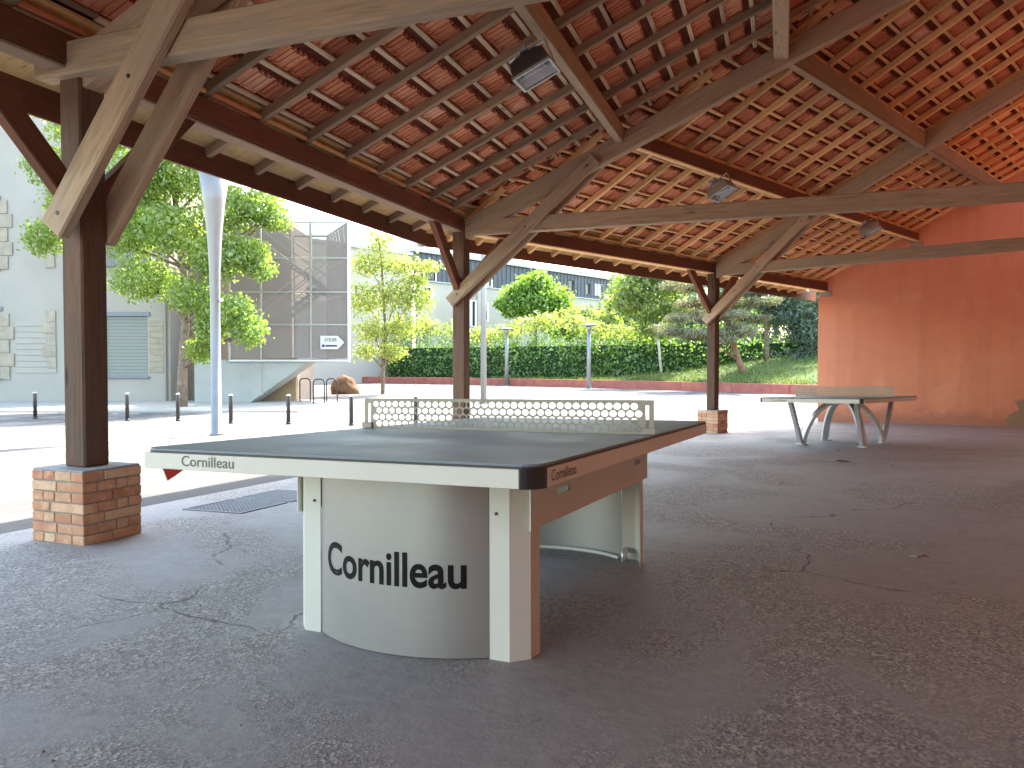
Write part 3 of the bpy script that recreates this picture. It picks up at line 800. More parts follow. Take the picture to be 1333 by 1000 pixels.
# ------------------------------------------------------------------ far table
def far_table():
    vx = Vector((.766, -.643, 0)); c = Vector((5.01, 10.9, 0))-vx*.7625+Vector((.643, .766, 0))*1.62
    z0 = gz(c.x, c.y)
    F = frame((c.x, c.y, z0), (vx.x, vx.y, -.643*-.0261), (0, .0261, 1))
    T = empty('ping_pong_table', F, 'ping pong table with arched silver legs standing before the red wall', 'ping pong table')
    P = lambda b, name, m, sm=False: b.done(name, m, T, F, sm)
    L = 1.62; zt = .775
    b = MB(); b.add(*slab(rounded(hw, L, .06), zt-.007, zt)); P(b, 'tabletop', M['table_top'])
    b = MB(); b.add(*slab(rounded(hw+.002, L+.002, .061), zt-.014, zt-.0072)); P(b, 'top_edge', M['edge_dark'])
    for s in (-1, 1):
        ea = P(MB().box((-hw+.05, s*L-.004, zt-.075), (hw-.05, s*L+.004, zt-.0145), bev=.0015), 'end_apron', M['white_paint'])
        P(MB().box((s*hw-.004, -L+.05, zt-.075), (s*hw+.004, L-.05, zt-.0145), bev=.0015), 'side_apron', M['white_paint'])
    me = text_mesh('Cornilleau', 1, M['grey_ink'], 'lettering', .0, .004); fit_text(me, .236, .036)
    for v_ in me.vertices: v_.co = (-.568+v_.co.x, -L-.0052, zt-.06+v_.co.y)
    mk('lettering', 0, 0, 0, T, F, me=me)
    for sx in (-1, 1):
        for sy in (-1, 1):
            b = MB(); b.add(*slab([(sx*(hw-.055), sy*(L-.002)), (sx*(hw-.02), sy*(L-.012)), (sx*(hw-.004), sy*(L-.05)), (sx*(hw-.06), sy*(L-.05))][::(1 if sx*sy > 0 else -1)], zt-.076, zt-.0145)); P(b, 'corner_cap', M['black_cap'])
            fx, fy = sx*.47, sy*.60
            # straight outer leg leaning out under the top, and the arch springing inwards
            q = MB(); A = Vector((fx, fy, 0)); B = Vector((sx*.50, sy*1.02, zt-.05)); d = B-A
            Mx = frame((A+B)/2, d, (sx, 0, 0)); q.box((-d.length/2, -.045, -.03), (d.length/2, .045, .03), Mx, .004)
            lg = P(q, 'leg', M['galv'])
            arc = MB(); pts = []
            for i in range(13):
                t = i/12; pts.append((fx+(sx*.07-fx)*(t**1.35), (fy-sy*.06)+(sy*.05-fy+sy*.06)*(t**1.35), (zt-.09)*math.sin(t*math.pi/2)**.9))
            v = []; f = []
            for i, p in enumerate(pts):
                a = Vector(pts[max(0, i-1)]); c_ = Vector(pts[min(12, i+1)]); dd = (c_-a).normalized()
                side = Vector((-(dd.y), dd.x, 0)).normalized() if abs(dd.x)+abs(dd.y) > 1e-5 else Vector((1, 0, 0)); up = dd.cross(side)
                for e, g in ((-.05, -.03), (.05, -.03), (.05, .03), (-.05, .03)): v.append(tuple(Vector(p)+side*e+up*g))
            for i in range(12):
                for k in range(4): f.append((4*i+k, 4*i+(k+1) % 4, 4*i+4+(k+1) % 4, 4*i+4+k))
            arc.add(v, f); P(arc, 'arch_leg', M['galv'])
            P(MB().box((fx-.07, fy-.09, .001), (fx+.07, fy+.09, .012), bev=.003), 'foot_plate', M['galv'])
    P(MB().box((-.12, -.55, zt-.11), (.12, .55, zt-.08), bev=.004), 'spine', M['galv'])
    net_data(hw+.02, .165, 36, 4, rad=.0125).done('net', M['net'], T, F @ Matrix.Translation((0, 0, zt+.0005)))
far_table()

# ------------------------------------------------------------------ floodlights on the lower purlin
def floodlight(p, al, pu, label, hm='lamp_dark'):
    # al: up the roof, pu: along the purlin
    n = Vector(al).cross(Vector(pu)).normalized()
    if n.z > 0: n = -n
    F = frame(p, al, -n)
    T = empty('floodlight', F, label, 'floodlight', 'floodlights hung from the purlin')
    P = lambda b, name, m, par=T, sm=False: b.done(name, m, par, F, sm)
    a, c = .17, .15
    # tapered housing above a rectangular front frame; local -z is the lit face
    v = []; f = []
    rings = [(a, c, 0), (a*.98, c*.97, .06), (a*.85, c*.8, .14), (a*.5, c*.45, .19)]
    for A, C, z in rings: v += [(-A, -C, z), (A, -C, z), (A, C, z), (-A, C, z)]
    for i in range(3):
        for k in range(4): f.append((4*i+k, 4*i+(k+1) % 4, 4*i+4+(k+1) % 4, 4*i+4+k))
    f.append((12, 13, 14, 15)); h = mk('housing', v, f, M[hm], T, F)
    fr = MB()
    for x0, x1, y0, y1 in ((-a-.012, a+.012, -c-.012, -c+.012), (-a-.012, a+.012, c-.012, c+.012), (-a-.012, -a+.012, -c+.012, c-.012), (a-.012, a+.012, -c+.012, c-.012)):
        fr.box((x0, y0, -.018), (x1, y1, .004))
    P(fr, 'front_frame', M['lamp_alu'])
    rf = MB(); pr = [(-c+.014, -.004), (-c*.55, .075), (0, .095), (c*.55, .075), (c-.014, -.004)]
    rv = [(x, y, z) for x in (-a+.014, a-.014) for y, z in pr]; rf.add(rv, [(i, i+1, i+6, i+5) for i in range(4)]+[(0, 1, 2, 3, 4), (9, 8, 7, 6, 5)])
    P(rf, 'reflector', M['reflector'])
    tb = MB(); tb.tube([(-a*.65, 0, .03), (a*.65, 0, .03)], .016, 10); P(tb, 'lamp_tube', M['tube'], sm=True)
    for x in (-a*.74, a*.74): P(MB().box((x-.02, -.02, .012), (x+.02, .02, .06)), 'lamp_holder', M['lamp_dark'])
    P(MB().box((-a+.012, -c+.012, -.012), (a-.012, c-.012, -.008)), 'front_glass', M['glass'])
    br = MB(); br.box((-a-.02, -.02, -.0), (-a-.012, .02, .22)); br.box((a+.012, -.02, 0), (a+.02, .02, .22)); br.box((-a-.02, -.02, .22), (a+.02, .02, .228))
    P(br, 'bracket', M['lamp_alu'])
    P(MB().box((-.05, -.11, .19), (.03, -.05, .24), bev=.006), 'junction_box', M['lamp_alu'])
al1 = (u_(20)+Vector((0, 0, KB))); al2 = n2+Vector((0, 0, K2))
def lampspot(px, py, z): Y = (z-1)*997.3/(474.5-py); return at(px, py, Y)
floodlight(lampspot(697.5, 100.5, 3.50), al1, d1, 'nearest rectangular floodlight on the grey purlin, dark domed housing')
floodlight(lampspot(939, 253, 3.52), al2, (B2.p(2.05, 1)-B2.p(2.05, 0)), 'pale floodlight on the dark purlin just above the second tie beam', 'lamp_alu')
d3 = B3.p(2.25, 1)-B3.p(2.25, 0)
floodlight(lampspot(1132, 303, 3.60), al2, d3, 'smallest floodlight, nearest the red wall under the tie beam', 'lamp_alu')

# ------------------------------------------------------------------ small things on the floor
def grate(i, label):
    e = Vector((.342, .94, 0)); r_ = Vector((.94, -.342, 0)); c = Vector((-2.235, 6.18, 0))+e*(.62*i)
    F = frame((c.x, c.y, gz(c.x, c.y)), (e.x, e.y, -.0261*e.y), (0, .0261, 1))
    T = empty('drain_grate', F, label, 'drain grate', 'drain grates in the floor')
    h = .285; b = MB()
    for a in ((-h, -h, h, -h+.025), (-h, h-.025, h, h), (-h, -h+.025, -h+.025, h-.025), (h-.025, -h+.025, h, h-.025)):
        b.box((a[0], a[1], -.02), (a[2], a[3], .009))
    b.done('frame', M['iron'], T, F)
    g = MB(); n = 15
    for k in range(1, n):
        x = -h+2*h*k/n; g.box((x-.006, -h+.025, -.012), (x+.006, h-.025, .006)); g.box((-h+.025, x-.006, -.012), (h-.025, x+.006, .005))
    tag(g.done('grid', M['iron'], T, F), kind='stuff')
    MB().box((-h+.02, -h+.02, -.01), (h-.02, h-.02, .002)).done('pit', M['ink'], T, F)
grate(0, 'square iron drain grate nearer the brick plinth'); grate(1, 'square iron drain grate partly hidden behind the steel table leg')
def scrap(name, p, parts, label, cat):
    F = Matrix.Translation((p.x, p.y, gz(p.x, p.y)+.006)); T = empty(name, F, label, cat)
    for nm, m, poly, lift in parts:
        n = len(poly); v = [(x, y, lift+rnd.uniform(0, .02)) for x, y in poly]; v += [(x, y, z-.003) for x, y, z in v]
        mk(nm, v, [tuple(range(n)), tuple(range(n, 2*n))[::-1]]+[(i, n+i, n+(i+1) % n, (i+1) % n) for i in range(n)], m, T, F)
def onfloor(px, py):
    Y = 5.0
    for _ in range(30):
        p = at(px, py, Y); Y = (1-gz(p.x, Y))*997.3/(py-474.5)
    return at(px, py, Y)
p = onfloor(1098, 603)
scrap('dead_leaf', p, [('blade', M['bolt'], [(-.09, -.03), (-.02, -.06), (.09, -.02), (.08, .05), (0, .07), (-.07, .04)], .006)], 'dark dead leaf lying on the floor before the arched leg table', 'leaf')
p = onfloor(1200, 732)
scrap('crumpled_wrapper', p, [('red_flap', M['red_kerb'], [(-.005, -.02), (.05, -.012), (.045, .03), (.0, .025)], .012), ('foil_flap', M['white_panel'], [(-.06, -.005), (-.02, -.015), (-.012, .015), (-.05, .02)], .01), ('fold', M['bolt'], [(-.022, -.018), (.0, -.02), (.002, .022), (-.015, .02)], .006)], 'crumpled red and white wrapper lying on the floor at right', 'litter')
rg = np.random.default_rng(9); gb = MB()
for _ in range(420):
    yy = 1.3+7*rg.random()**1.4; xx = (rg.random()-.5)*1.5*yy; k = .0025+.005*rg.random()**3; zz = gz(xx, yy)
    a_ = rg.random()*6.28; ca, sa = math.cos(a_)*k, math.sin(a_)*k
    gb.add([(xx+ca, yy+sa, zz-.001), (xx-sa, yy+ca, zz-.001), (xx-ca, yy-sa, zz-.001), (xx+sa, yy-ca, zz-.001), (xx+ca*.2, yy+sa*.3, zz+k*1.1)], [(0, 1, 4), (1, 2, 4), (2, 3, 4), (3, 0, 4)])
M['grit'] = plain('grit', (.24, .20, .165), .9, 0, .1, .4, 3)
tag(gb.done('grit', M['grit']), kind='stuff')
# red paint mark on the plaza beside the shelter
pts = [onfloor(*q) for q in ((210, 608), (217, 626), (228, 619), (243, 608), (250, 600), (222, 600))]
tag(mk('ground_marking', [(q.x, q.y, gz(q.x, q.y)+.004) for q in pts], [tuple(range(len(pts)))], M['red_paint']), 'dark red painted patch on the sunlit paving behind the table corner', 'ground marking')

# ------------------------------------------------------------------ bollards
def bollard(px, py, label):
    Y = 18.6
    p = at(px, py, Y*1.0); Y = (1.49)*997.3/(py-474.5); p = at(px, py, Y)
    F = Matrix.Translation((p.x, p.y, gz(p.x, p.y)))
    return F
def mk_bollard(F, label, h=.72):
    T = empty('bollard', F, label, 'bollard', 'dark bollards along the plaza edge')
    b = MB(); b.tube([(0, 0, -.05), (0, 0, h-.06), (0, 0, h-.05), (0, 0, h-.03)], [.048, .048, .044, .044], 12); b.done('shaft', M['bollard'], T, F, True)
    c = MB(); c.tube([(0, 0, h-.03), (0, 0, h-.015), (0, 0, h+.002), (0, 0, h+.01)], [.05, .052, .04, .008], 12); c.done('cap', M['steel_cap'], T, F, True)
    r = MB(); r.tube([(0, 0, 0), (0, 0, .05)], [.062, .056], 12); r.done('base_ring', M['bollard'], T, F, True)
    return T
bl = None
for px, py, lab in ((45, 546, 'leftmost dark bollard, alone left of the nearest post'), (165, 549, 'dark bollard in front of the grey roller shutter'), (231, 549.5, 'dark bollard in front of the maple trunk'),
                    (300, 553, 'dark bollard just right of the flared lamp post'), (375, 554, 'dark bollard before the concrete foot of the stair tower'), (457, 556, 'dark bollard in front of the brown boulder'), (541, 558, 'dark bollard seen behind the perforated net')):
    F = bollard(px, py, lab)
    if bl is None: bl = mk_bollard(F, lab)
    else: dup(bl, F, lab)

# ------------------------------------------------------------------ lamp posts
def flared_post(px, Y, label, sc=1.0, top=6.6):
    p = at(px, 500, Y); g = gz(p.x, p.y); F = Matrix.Translation((p.x, p.y, g))
    T = empty('lamp_post', F, label, 'lamp post', 'grey lamp posts on the plaza')
    b = MB(); zs = [0, .04, .05, 2.6, 3.2, 3.9, 4.5, 5.2]; rs = [.125, .125, .097, .095, .105, .14, .20, .30]
    b.tube([(0, 0, z*sc) for z in zs], [r*sc for r in rs], 20); b.done('mast', M['lamp_post'], T, F, True)
    h = MB(); h.tube([(0, 0, 5.2*sc), (0, 0, 5.3*sc), (0, 0, 5.36*sc)], [.34*sc, .34*sc, .1*sc], 20); h.done('head', M['lamp_post'], T, F, True)
    s = MB(); s.tube([(.095*sc, -.02, 2.62*sc), (.15*sc, -.03, 2.62*sc)], .03*sc, 8); s.done('sensor', M['white_panel'], T, F, True)
flared_post(281, 14.9, 'nearest lamp post, wide grey tapering mast flaring under the eaves')
def pole(px, py_base, py_top, Y, rad, label, head):
    p = at(px, py_base, Y); g = gz(p.x, p.y); z1 = at(px, py_top, Y).z; F = Matrix.Translation((p.x, p.y, g)); H = z1-g
    T = empty('lamp_post', F, label, 'lamp post', 'grey lamp posts on the plaza')
    b = MB(); b.tube([(0, 0, -.05), (0, 0, H*.5), (0, 0, H)], [rad*1.15, rad, rad*.85], 12); b.done('mast', M['pole_paint'], T, F, True)
    MB().box((-rad*2, -rad*2, 0), (rad*2, rad*2, .03)).done('base_plate', M['pole_paint'], T, F)
    if head:
        h = MB(); h.tube([(0, 0, H), (0, 0, H+.25)], [rad, .16], 12); h.tube([(0, 0, H+.26), (0, 0, H+.32), (0, 0, H+.40)], [.48, .5, .08], 16); h.done('head', M['lamp_alu'], T, F, True)
pole(629.5, 526, 250, 29.0, .105, 'tall pale pole just right of the middle post', False)
pole(659.5, 502, 434, 53.0, .13, 'pale disc headed lamp post before the hedge, nearer the tall pole', True)
pole(766.5, 506.5, 430, 47.0, .13, 'pale disc headed lamp post at the lawn end of the hedge', True)

# ------------------------------------------------------------------ foliage
def leaves(name, clumps, n, size, m, parent, seed=1, droop=.3, aspect=.62, hollow=.35, flat=0):
    r = np.random.default_rng(seed)
    C = np.array([c[0] for c in clumps], float); Rd = np.array([c[1] for c in clumps], float)
    wgt = np.cbrt(Rd.prod(1))**2; wgt /= wgt.sum()
    k = r.choice(len(C), n, p=wgt)
    d = r.normal(size=(n, 3)); d /= np.linalg.norm(d, axis=1)[:, None]
    rr = (hollow+(1-hollow)*r.random(n)**.6)*(1+.16*r.normal(size=n))
    c = C[k]+d*Rd[k]*rr[:, None]
    nn = d*.6+r.normal(size=(n, 3))*.7+np.array([0, 0, .35+flat]); nn /= np.linalg.norm(nn, axis=1)[:, None]
    a = np.cross(nn, r.normal(size=(n, 3))); a[:, 2] -= droop; a /= np.linalg.norm(a, axis=1)[:, None]
    b = np.cross(nn, a); b /= np.linalg.norm(b, axis=1)[:, None]
    s = size*(.6+.8*r.random(n)); A = a*s[:, None]; B = b*(s*aspect)[:, None]; N = nn*(s*.16)[:, None]
    V = np.stack([c-A*.5, c-B*.5+N, c+A*.5, c+B*.5+N], 1).reshape(-1, 3)
    me = bpy.data.meshes.new(name)
    me.vertices.add(4*n); me.vertices.foreach_set('co', V.ravel())
    me.loops.add(4*n); me.loops.foreach_set('vertex_index', np.arange(4*n, dtype=np.int32))
    me.polygons.add(n); me.polygons.foreach_set('loop_start', np.arange(0, 4*n, 4, dtype=np.int32))
    me.update(calc_edges=True); me.validate(); me.materials.append(m)
    return link(bpy.data.objects.new(name, me), I4, parent)
def limbs(b, base, tips, r0, rr=random):
    for tip, ra in tips:
        base_ = Vector(base); tip = Vector(tip); pts = []
        for i in range(6):
            t = i/5; p = base_.lerp(tip, t); p.z += math.sin(t*math.pi)*.06*(tip-base_).length
            p += Vector((rr.uniform(-1, 1), rr.uniform(-1, 1), rr.uniform(-.5, .5)))*.03*(tip-base_).length*(0 < i < 5); pts.append(p)
        b.tube(pts, [ra*(1-.8*i/5) for i in range(6)], 6)
def tree(name, label, base, trunk, tr, clumps, n, size, lm, bark, seed, cat='tree', twig=True, lk=.5, **kw):
    rr = random.Random(seed)
    T = empty(name, Matrix.Translation(base), label, cat)
    b = MB()
    b.tube(trunk, tr, 10)
    for c, r_ in clumps:
        c = Vector(c)
        q = min(range(1, len(trunk)), key=lambda i: abs(trunk[i][2]-(c.z-max(r_)*1.1)))
        limbs(b, trunk[q], [(c, tr[q]*lk)], tr[q], rr)
        if twig:
            for _ in range(3): limbs(b, c.lerp(Vector(trunk[q]), .3), [(c+Vector((rr.uniform(-1, 1)*r_[0], rr.uniform(-1, 1)*r_[1], rr.uniform(-.6, .9)*r_[2]))*.8, tr[q]*.16)], .1, rr)
    b.done('trunk', bark, T, I4, True)
    cr = leaves('crown', [(tuple(c), r_) for c, r_ in clumps], n, size, lm, T, seed, **kw)
    cr.matrix_basis = Matrix.Translation(base).inverted(); WM[cr.name] = I4.copy()
    return T
def cl(px, py, Y, rx, ry, rz): return (tuple(at(px, py, Y)), (rx, ry, rz))
# big maple beside the stair tower
Y = 25.6; b0 = at(236, 531, Y); b0.z = gz(b0.x, b0.y)
def T_(px, py, Y_): return tuple(at(px, py, Y_))
trunk = [(b0.x, b0.y, b0.z-.1), T_(238, 480, Y), T_(242, 420, Y), T_(241, 350, Y), T_(232, 280, Y), T_(226, 200, Y), T_(222, 110, Y)]
mc = [cl(190, 235, 25.2, 1.2, 1.2, .9), cl(245, 225, 25, 1.2, 1.1, .9), cl(300, 275, 25, 1.0, 1.1, .75), cl(340, 270, 25.2, .9, .9, .55), cl(170, 300, 25.4, 1.0, 1.2, .9), cl(225, 300, 24.8, 1.1, 1.0, .85),
      cl(285, 335, 24.8, 1.0, 1.0, .75), cl(325, 330, 25, .7, .8, .5), cl(190, 365, 25.4, 1.1, 1.0, .7), cl(250, 385, 24.8, .8, .9, .6), cl(300, 405, 24.6, .85, .8, .55), cl(325, 430, 24.7, .6, .6, .55), cl(275, 425, 24.7, .5, .6, .6),
      cl(260, 455, 24.9, .45, .5, .45), cl(340, 350, 24.9, .5, .5, .4), cl(75, 220, 25.5, .9, .9, .6), cl(60, 310, 25.6, .6, .7, .6), cl(110, 260, 25.6, 1.1, 1, 1), cl(230, 160, 25.3, 1.8, 1.5, 1.1), cl(330, 190, 25.3, 1.4, 1.3, .9), cl(130, 160, 25.3, 1.6, 1.4, 1.1), cl(360, 290, 25.2, .6, .6, .3)]
tree('maple_tree', 'leafy bright green maple with a slim double trunk between shelter post and stair tower', b0, trunk, [.19, .16, .14, .12, .10, .07, .03], mc, 46000, .135, M['leaf_maple'], M['bark'], 3, droop=.7)
# young street tree on the plaza
Y = 38.0; b0 = at(498, 513, Y); b0.z = gz(b0.x, b0.y)
trunk = [(b0.x, b0.y, b0.z-.1), T_(499, 480, Y), T_(502, 440, Y), T_(500, 390, Y), T_(497, 340, Y), T_(492, 300, Y)]
yc = [cl(495, 315, Y, .9, .9, .7), cl(480, 345, Y, 1.1, 1, .7), cl(520, 345, Y, 1.0, 1, .6), cl(555, 348, Y-.3, .9, .9, .35), cl(475, 390, Y, 1.1, 1.1, .9), cl(515, 385, Y-.4, 1.2, 1.1, .9), cl(545, 390, Y, .9, .8, .8), cl(485, 430, Y-.3, 1.1, 1.0, .7), cl(525, 425, Y, 1.0, 1.0, .7), cl(475, 458, Y, .7, .8, .45), cl(510, 458, Y-.2, .9, .9, .5), cl(540, 365, Y, .8, .8, .4)]
tree('young_tree', 'slender young street tree with loose pale foliage on the sunlit plaza', b0, trunk, [.10, .085, .075, .06, .045, .02], yc, 9000, .15, M['leaf_young'], M['bark'], 5, hollow=.2)
# hedge on the far side behind a low red wall
HL = [Vector((-60, 72, -.5)), Vector((-22, 66, -.5)), Vector((-7.4, 58.7, -.5)), Vector((-1.4, 54.3, -.5)), Vector((7.5, 45.9, -.5)), Vector((13.84, 38.0, -.5)), Vector((22, 29.5, -.5)), Vector((34, 20, -.5))]
b = MB(); LW = empty('low_wall', Matrix.Translation(HL[2]), 'low red rendered wall edging the far side of the plaza', 'low wall')
for A, B in zip(HL[:-1], HL[1:]):
    d = (B-A); L = d.length; n = max(1, int(L/3.2)); d.normalize()
    for i in range(n):
        p = A+d*(L*i/n+.006); q = A+d*(L*(i+1)/n-.006)
        seg = beam('wall_panel', p+Vector((0, 0, .24)), q+Vector((0, 0, .24)), .25, .56+rnd.uniform(-.015, .015), M['red_kerb'], LW, bev=.02)
def hedge():
    T = empty('hedge', Matrix.Translation(HL[3]), 'long tall hedge, dark in front with sunlit yellow green tops, behind the low red wall', 'hedge')
    path = [Vector((-62, 76, 0)), Vector((-24, 70, 0)), Vector((-8.4, 62.0, 0)), Vector((-1.5, 57.5, 0)), Vector((8.5, 50.5, 0)), Vector((15.0, 47.5, 0)), Vector((20, 47.5, 0)), Vector((40, 50, 0))]
    cl_ = []; core = MB(); tops = []; r = random.Random(11)
    for A, B in zip(path[:-1], path[1:]):
        d = B-A; L = d.length; d.normalize(); nrm = Vector((-d.y, d.x, 0)); n = max(2, int(L/1.3))
        for i in range(n):
            p = A+d*(L*i/n); x = p.x
            h = 3.1+.35*math.sin(x*.7)+r.uniform(-.25, .25)
            if x > 9: h += min(1.9, .25*(x-9))
            for z in (.5, 1.3, 2.1, h-.4): cl_.append(((p.x+r.uniform(-.3, .3), p.y+r.uniform(-.35, .3), z-.2), (1.0, 1.05, .75)))
            if x < 12: tops.append(((p.x+r.uniform(-.4, .4), p.y+.8, h+.2+r.uniform(-.2, .7)), (1.1, 1.0, .75)))
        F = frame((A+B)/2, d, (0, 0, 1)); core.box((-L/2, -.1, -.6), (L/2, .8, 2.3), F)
    core.done('blocking_core', M['hedge_core'], T)  # solid dark core added inside the leaves to block light
    f = leaves('foliage', cl_, 42000, .23, M['leaf_hedge'], T, 21, hollow=.7); f.matrix_basis = Matrix.Translation(HL[3]).inverted()
    g = leaves('top_growth', tops, 13000, .27, M['leaf_young'], T, 22, hollow=.3); g.matrix_basis = Matrix.Translation(HL[3]).inverted()
hedge()
# round tree behind the hedge
Y = 64.0; b0 = at(697, 480, Y); b0.z = -.4
trunk = [(b0.x, b0.y, -.5), T_(697, 450, Y), T_(697, 420, Y), T_(697, 395, Y)]
rc = [cl(697, 372, Y, 1.7, 1.6, 1.0), cl(675, 385, Y, 1.5, 1.5, 1.0), cl(720, 388, Y, 1.5, 1.5, 1.0), cl(697, 395, Y-.8, 2.2, 1.4, 1.1), cl(668, 402, Y-.3, 1.2, 1.3, .8), cl(730, 402, Y-.3, 1.1, 1.3, .8), cl(700, 362, Y, .9, .9, .6), cl(655, 397, Y, .8, .8, .5)]
tree('round_tree', 'round bright green tree rising over the hedge before the pale apartment block', b0, trunk, [.2, .17, .15, .08], rc, 10000, .30, M['leaf_round'], M['bark'], 8)
Y = 60.0
bsh = [cl(760, 418, Y, 1.6, 1.4, 1.2), cl(735, 424, Y, 1.4, 1.3, 1.2), cl(790, 424, Y, 1.2, 1.2, 1.0), cl(800, 395, Y-.5, .7, .7, .45)]
b0 = at(762, 480, Y); b0.z = -.4
tree('bushy_shrub', 'sunlit yellow green bush showing above the hedge right of the round tree', b0, [(b0.x, b0.y, -.5), T_(762, 450, Y), T_(762, 430, Y)], [.15, .12, .06], bsh, 2600, .40, M['leaf_young'], M['bark'], 9, cat='bush')
# lawn rising on the right
lx = [10+i*1.5 for i in range(0, 40)]; ly = [16+i*2 for i in range(0, 40)]
def lz(x, y):
    # distance behind the wall line
    best = 1e9
    for A, B in zip(HL[3:-1], HL[4:]):
        d = (B-A); L = d.length; d = d/L; t = max(0, min(L, (Vector((x, y, -.5))-A).dot(d))); q = A+d*t
        dd = (Vector((x, y, -.5))-q); s = dd.x*(-d.y)*-1+dd.y*(-d.x)*-1
        s = Vector((d.y*-1, d.x, 0)).dot(dd) if True else s
        if dd.length < abs(best): best = dd.length*(1 if s > 0 else -1)
    e = max(0, best-.1)
    return -.06+1.9*(1-math.exp(-e/17.0)) if best > .05 else -.75
v = []; f = []; nj = 26; ni = 70
line = []
for A, B in zip(HL[2:-1], HL[3:]):
    for i in range(14): line.append(A.lerp(B, i/14))
line.append(HL[-1])
offs = [.1+j*j*.075 for j in range(nj)]
for p in line:
    nrm = Vector((.55, .83, 0)).normalized()
    rise = max(0, min(1, (p.x-2)/9))
    for o in offs:
        q = p+nrm*o; v.append((q.x, q.y, -.02+rise*3.0*(1-math.exp(-o/12.0))+.05*math.sin(q.x*1.3)*math.sin(q.y)*min(1, o)))
for i in range(len(line)-1):
    for j in range(nj-1):
        a = i*nj+j; f.append((a, a+nj, a+nj+1, a+1))
lawn = tag(mk('grass_bank', v, f, M['grass'], smooth=True), kind='structure')
LV = v
# grass tufts along the bank
r = np.random.default_rng(4); gp = []
for _ in range(16000):
    i = r.integers(14, len(line)-1); j = r.integers(0, nj-5); t, s = r.random(2)
    a = Vector(LV[i*nj+j]); b_ = Vector(LV[(i+1)*nj+j]); c = Vector(LV[i*nj+j+1]); gp.append(a+(b_-a)*t+(c-a)*s)
V = []
for p in gp:
    a = r.random()*6.28; h = .10+.14*r.random(); w_ = .035
    dx, dy = math.cos(a)*w_, math.sin(a)*w_; ox, oy = r.normal(size=2)*.05
    V += [(p.x-dx, p.y-dy, p.z-.01), (p.x+dx, p.y+dy, p.z-.01), (p.x+ox, p.y+oy, p.z+h)]
tag(mk('grass', V, [(3*i, 3*i+1, 3*i+2) for i in range(len(gp))], M['grass_blade']), kind='stuff')
def bank_z(x, y):
    q = min(LV, key=lambda p: (p[0]-x)**2+(p[1]-y)**2); return q[2]
# birch, pine, bare trunk and dark conifers on the bank
def planted(px, Y, py=480):
    p = at(px, py, Y); p.z = bank_z(p.x, p.y); return p
Y = 49.0; b0 = planted(861, Y)
trunk = [(b0.x, b0.y, b0.z-.1), T_(858, 455, Y), T_(854, 410, Y), T_(848, 365, Y), T_(844, 320, Y)]
bc = [cl(825, 375, Y, 1.5, 1.3, 1.0), cl(850, 360, Y, 1.4, 1.3, 1.0), cl(875, 372, Y, 1.3, 1.2, .9), cl(815, 395, Y, 1.1, 1.1, .9), cl(850, 400, Y, 1.3, 1.2, 1.0), cl(880, 405, Y, 1.1, 1.1, .8), cl(845, 425, Y, 1.1, 1.0, .7), cl(865, 335, Y, 1.2, 1.1, .8), cl(830, 345, Y, 1.1, 1.1, .8)]
tree('birch_tree', 'white stemmed birch with light green foliage on the grass bank', b0, trunk, [.10, .085, .07, .05, .03], bc, 9000, .22, M['leaf_birch'], M['birch_bark'], 12, droop=.6)
Y = 43.0; b0 = planted(967, Y)
trunk = [(b0.x, b0.y, b0.z-.15), T_(962, 470, Y), T_(955, 447, Y), T_(949, 425, Y), T_(944, 390, Y), T_(938, 340, Y)]
pc = []
rp = random.Random(2)
for py, x0, x1 in ((350, 890, 1000), (372, 870, 1010), (392, 885, 1005), (412, 875, 1000), (430, 850, 985), (440, 890, 960)):
    n = 7
    for i in range(n): pc.append(cl(x0+(x1-x0)*(i+.5)/n+rp.uniform(-6, 6), py+rp.uniform(-5, 5), Y+rp.uniform(-1.6, 1.2), .75, .9, .26))
tree('pine_tree', 'leaning pine with a bare reddish trunk and flat grey green tiers behind the far post', b0, trunk, [.21, .17, .145, .12, .08, .04], pc, 24000, .30, M['leaf_pine'], M['pine_bark'], 13, aspect=.16, hollow=.1, twig=False, lk=.22)
Y = 46.0; b0 = planted(998, Y)
trunk = [(b0.x, b0.y, b0.z-.1), T_(998, 455, Y), T_(997, 430, Y), T_(996, 390, Y)]
cc = [cl(1010, 380, Y, 1.6, 1.4, 1.1), cl(985, 385, Y, 1.4, 1.3, .9), cl(1000, 360, Y, 1.6, 1.4, 1.1), cl(1015, 410, Y, 1.2, 1.2, .8)]
tree('slim_tree', 'slim pale trunk tree on the bank between pine and dark conifer', b0, trunk, [.15, .14, .12, .1], cc, 7000, .24, M['leaf_dark'], M['bark'], 14, aspect=.35)
for px, Yc, h0, sd, lab in ((1066, 47.0, 340, 15, 'dark blue green conifer against the edge of the red wall'), (1010, 58.0, 360, 16, 'deep shadowed conifer at the back of the grass bank'), (925, 62.0, 380, 17, 'deep green tree filling the back behind the leaning pine'), (1085, 55.0, 330, 18, 'dark conifer mostly hidden behind the red wall')):
    b0 = planted(px, Yc); k = Yc/997.3
    c_ = []
    rq = random.Random(sd)
    for i in range(40):
        t = rq.random(); wdt = (30+30*t)*k
        c_.append(((b0.x+rq.uniform(-1, 1)*wdt, b0.y+rq.uniform(-1, 1)*1.6, at(px, h0+(478-h0)*t, Yc).z+.2), (1.4, 1.3, .75)))
    tree('conifer', lab, b0, [(b0.x, b0.y, b0.z-.1), (b0.x, b0.y, b0.z+2), (b0.x, b0.y, at(px, h0, Yc).z)], [.2, .16, .05], c_, 20000, .27, M['leaf_dark'], M['bark'], sd, aspect=.3, hollow=.3, twig=False)

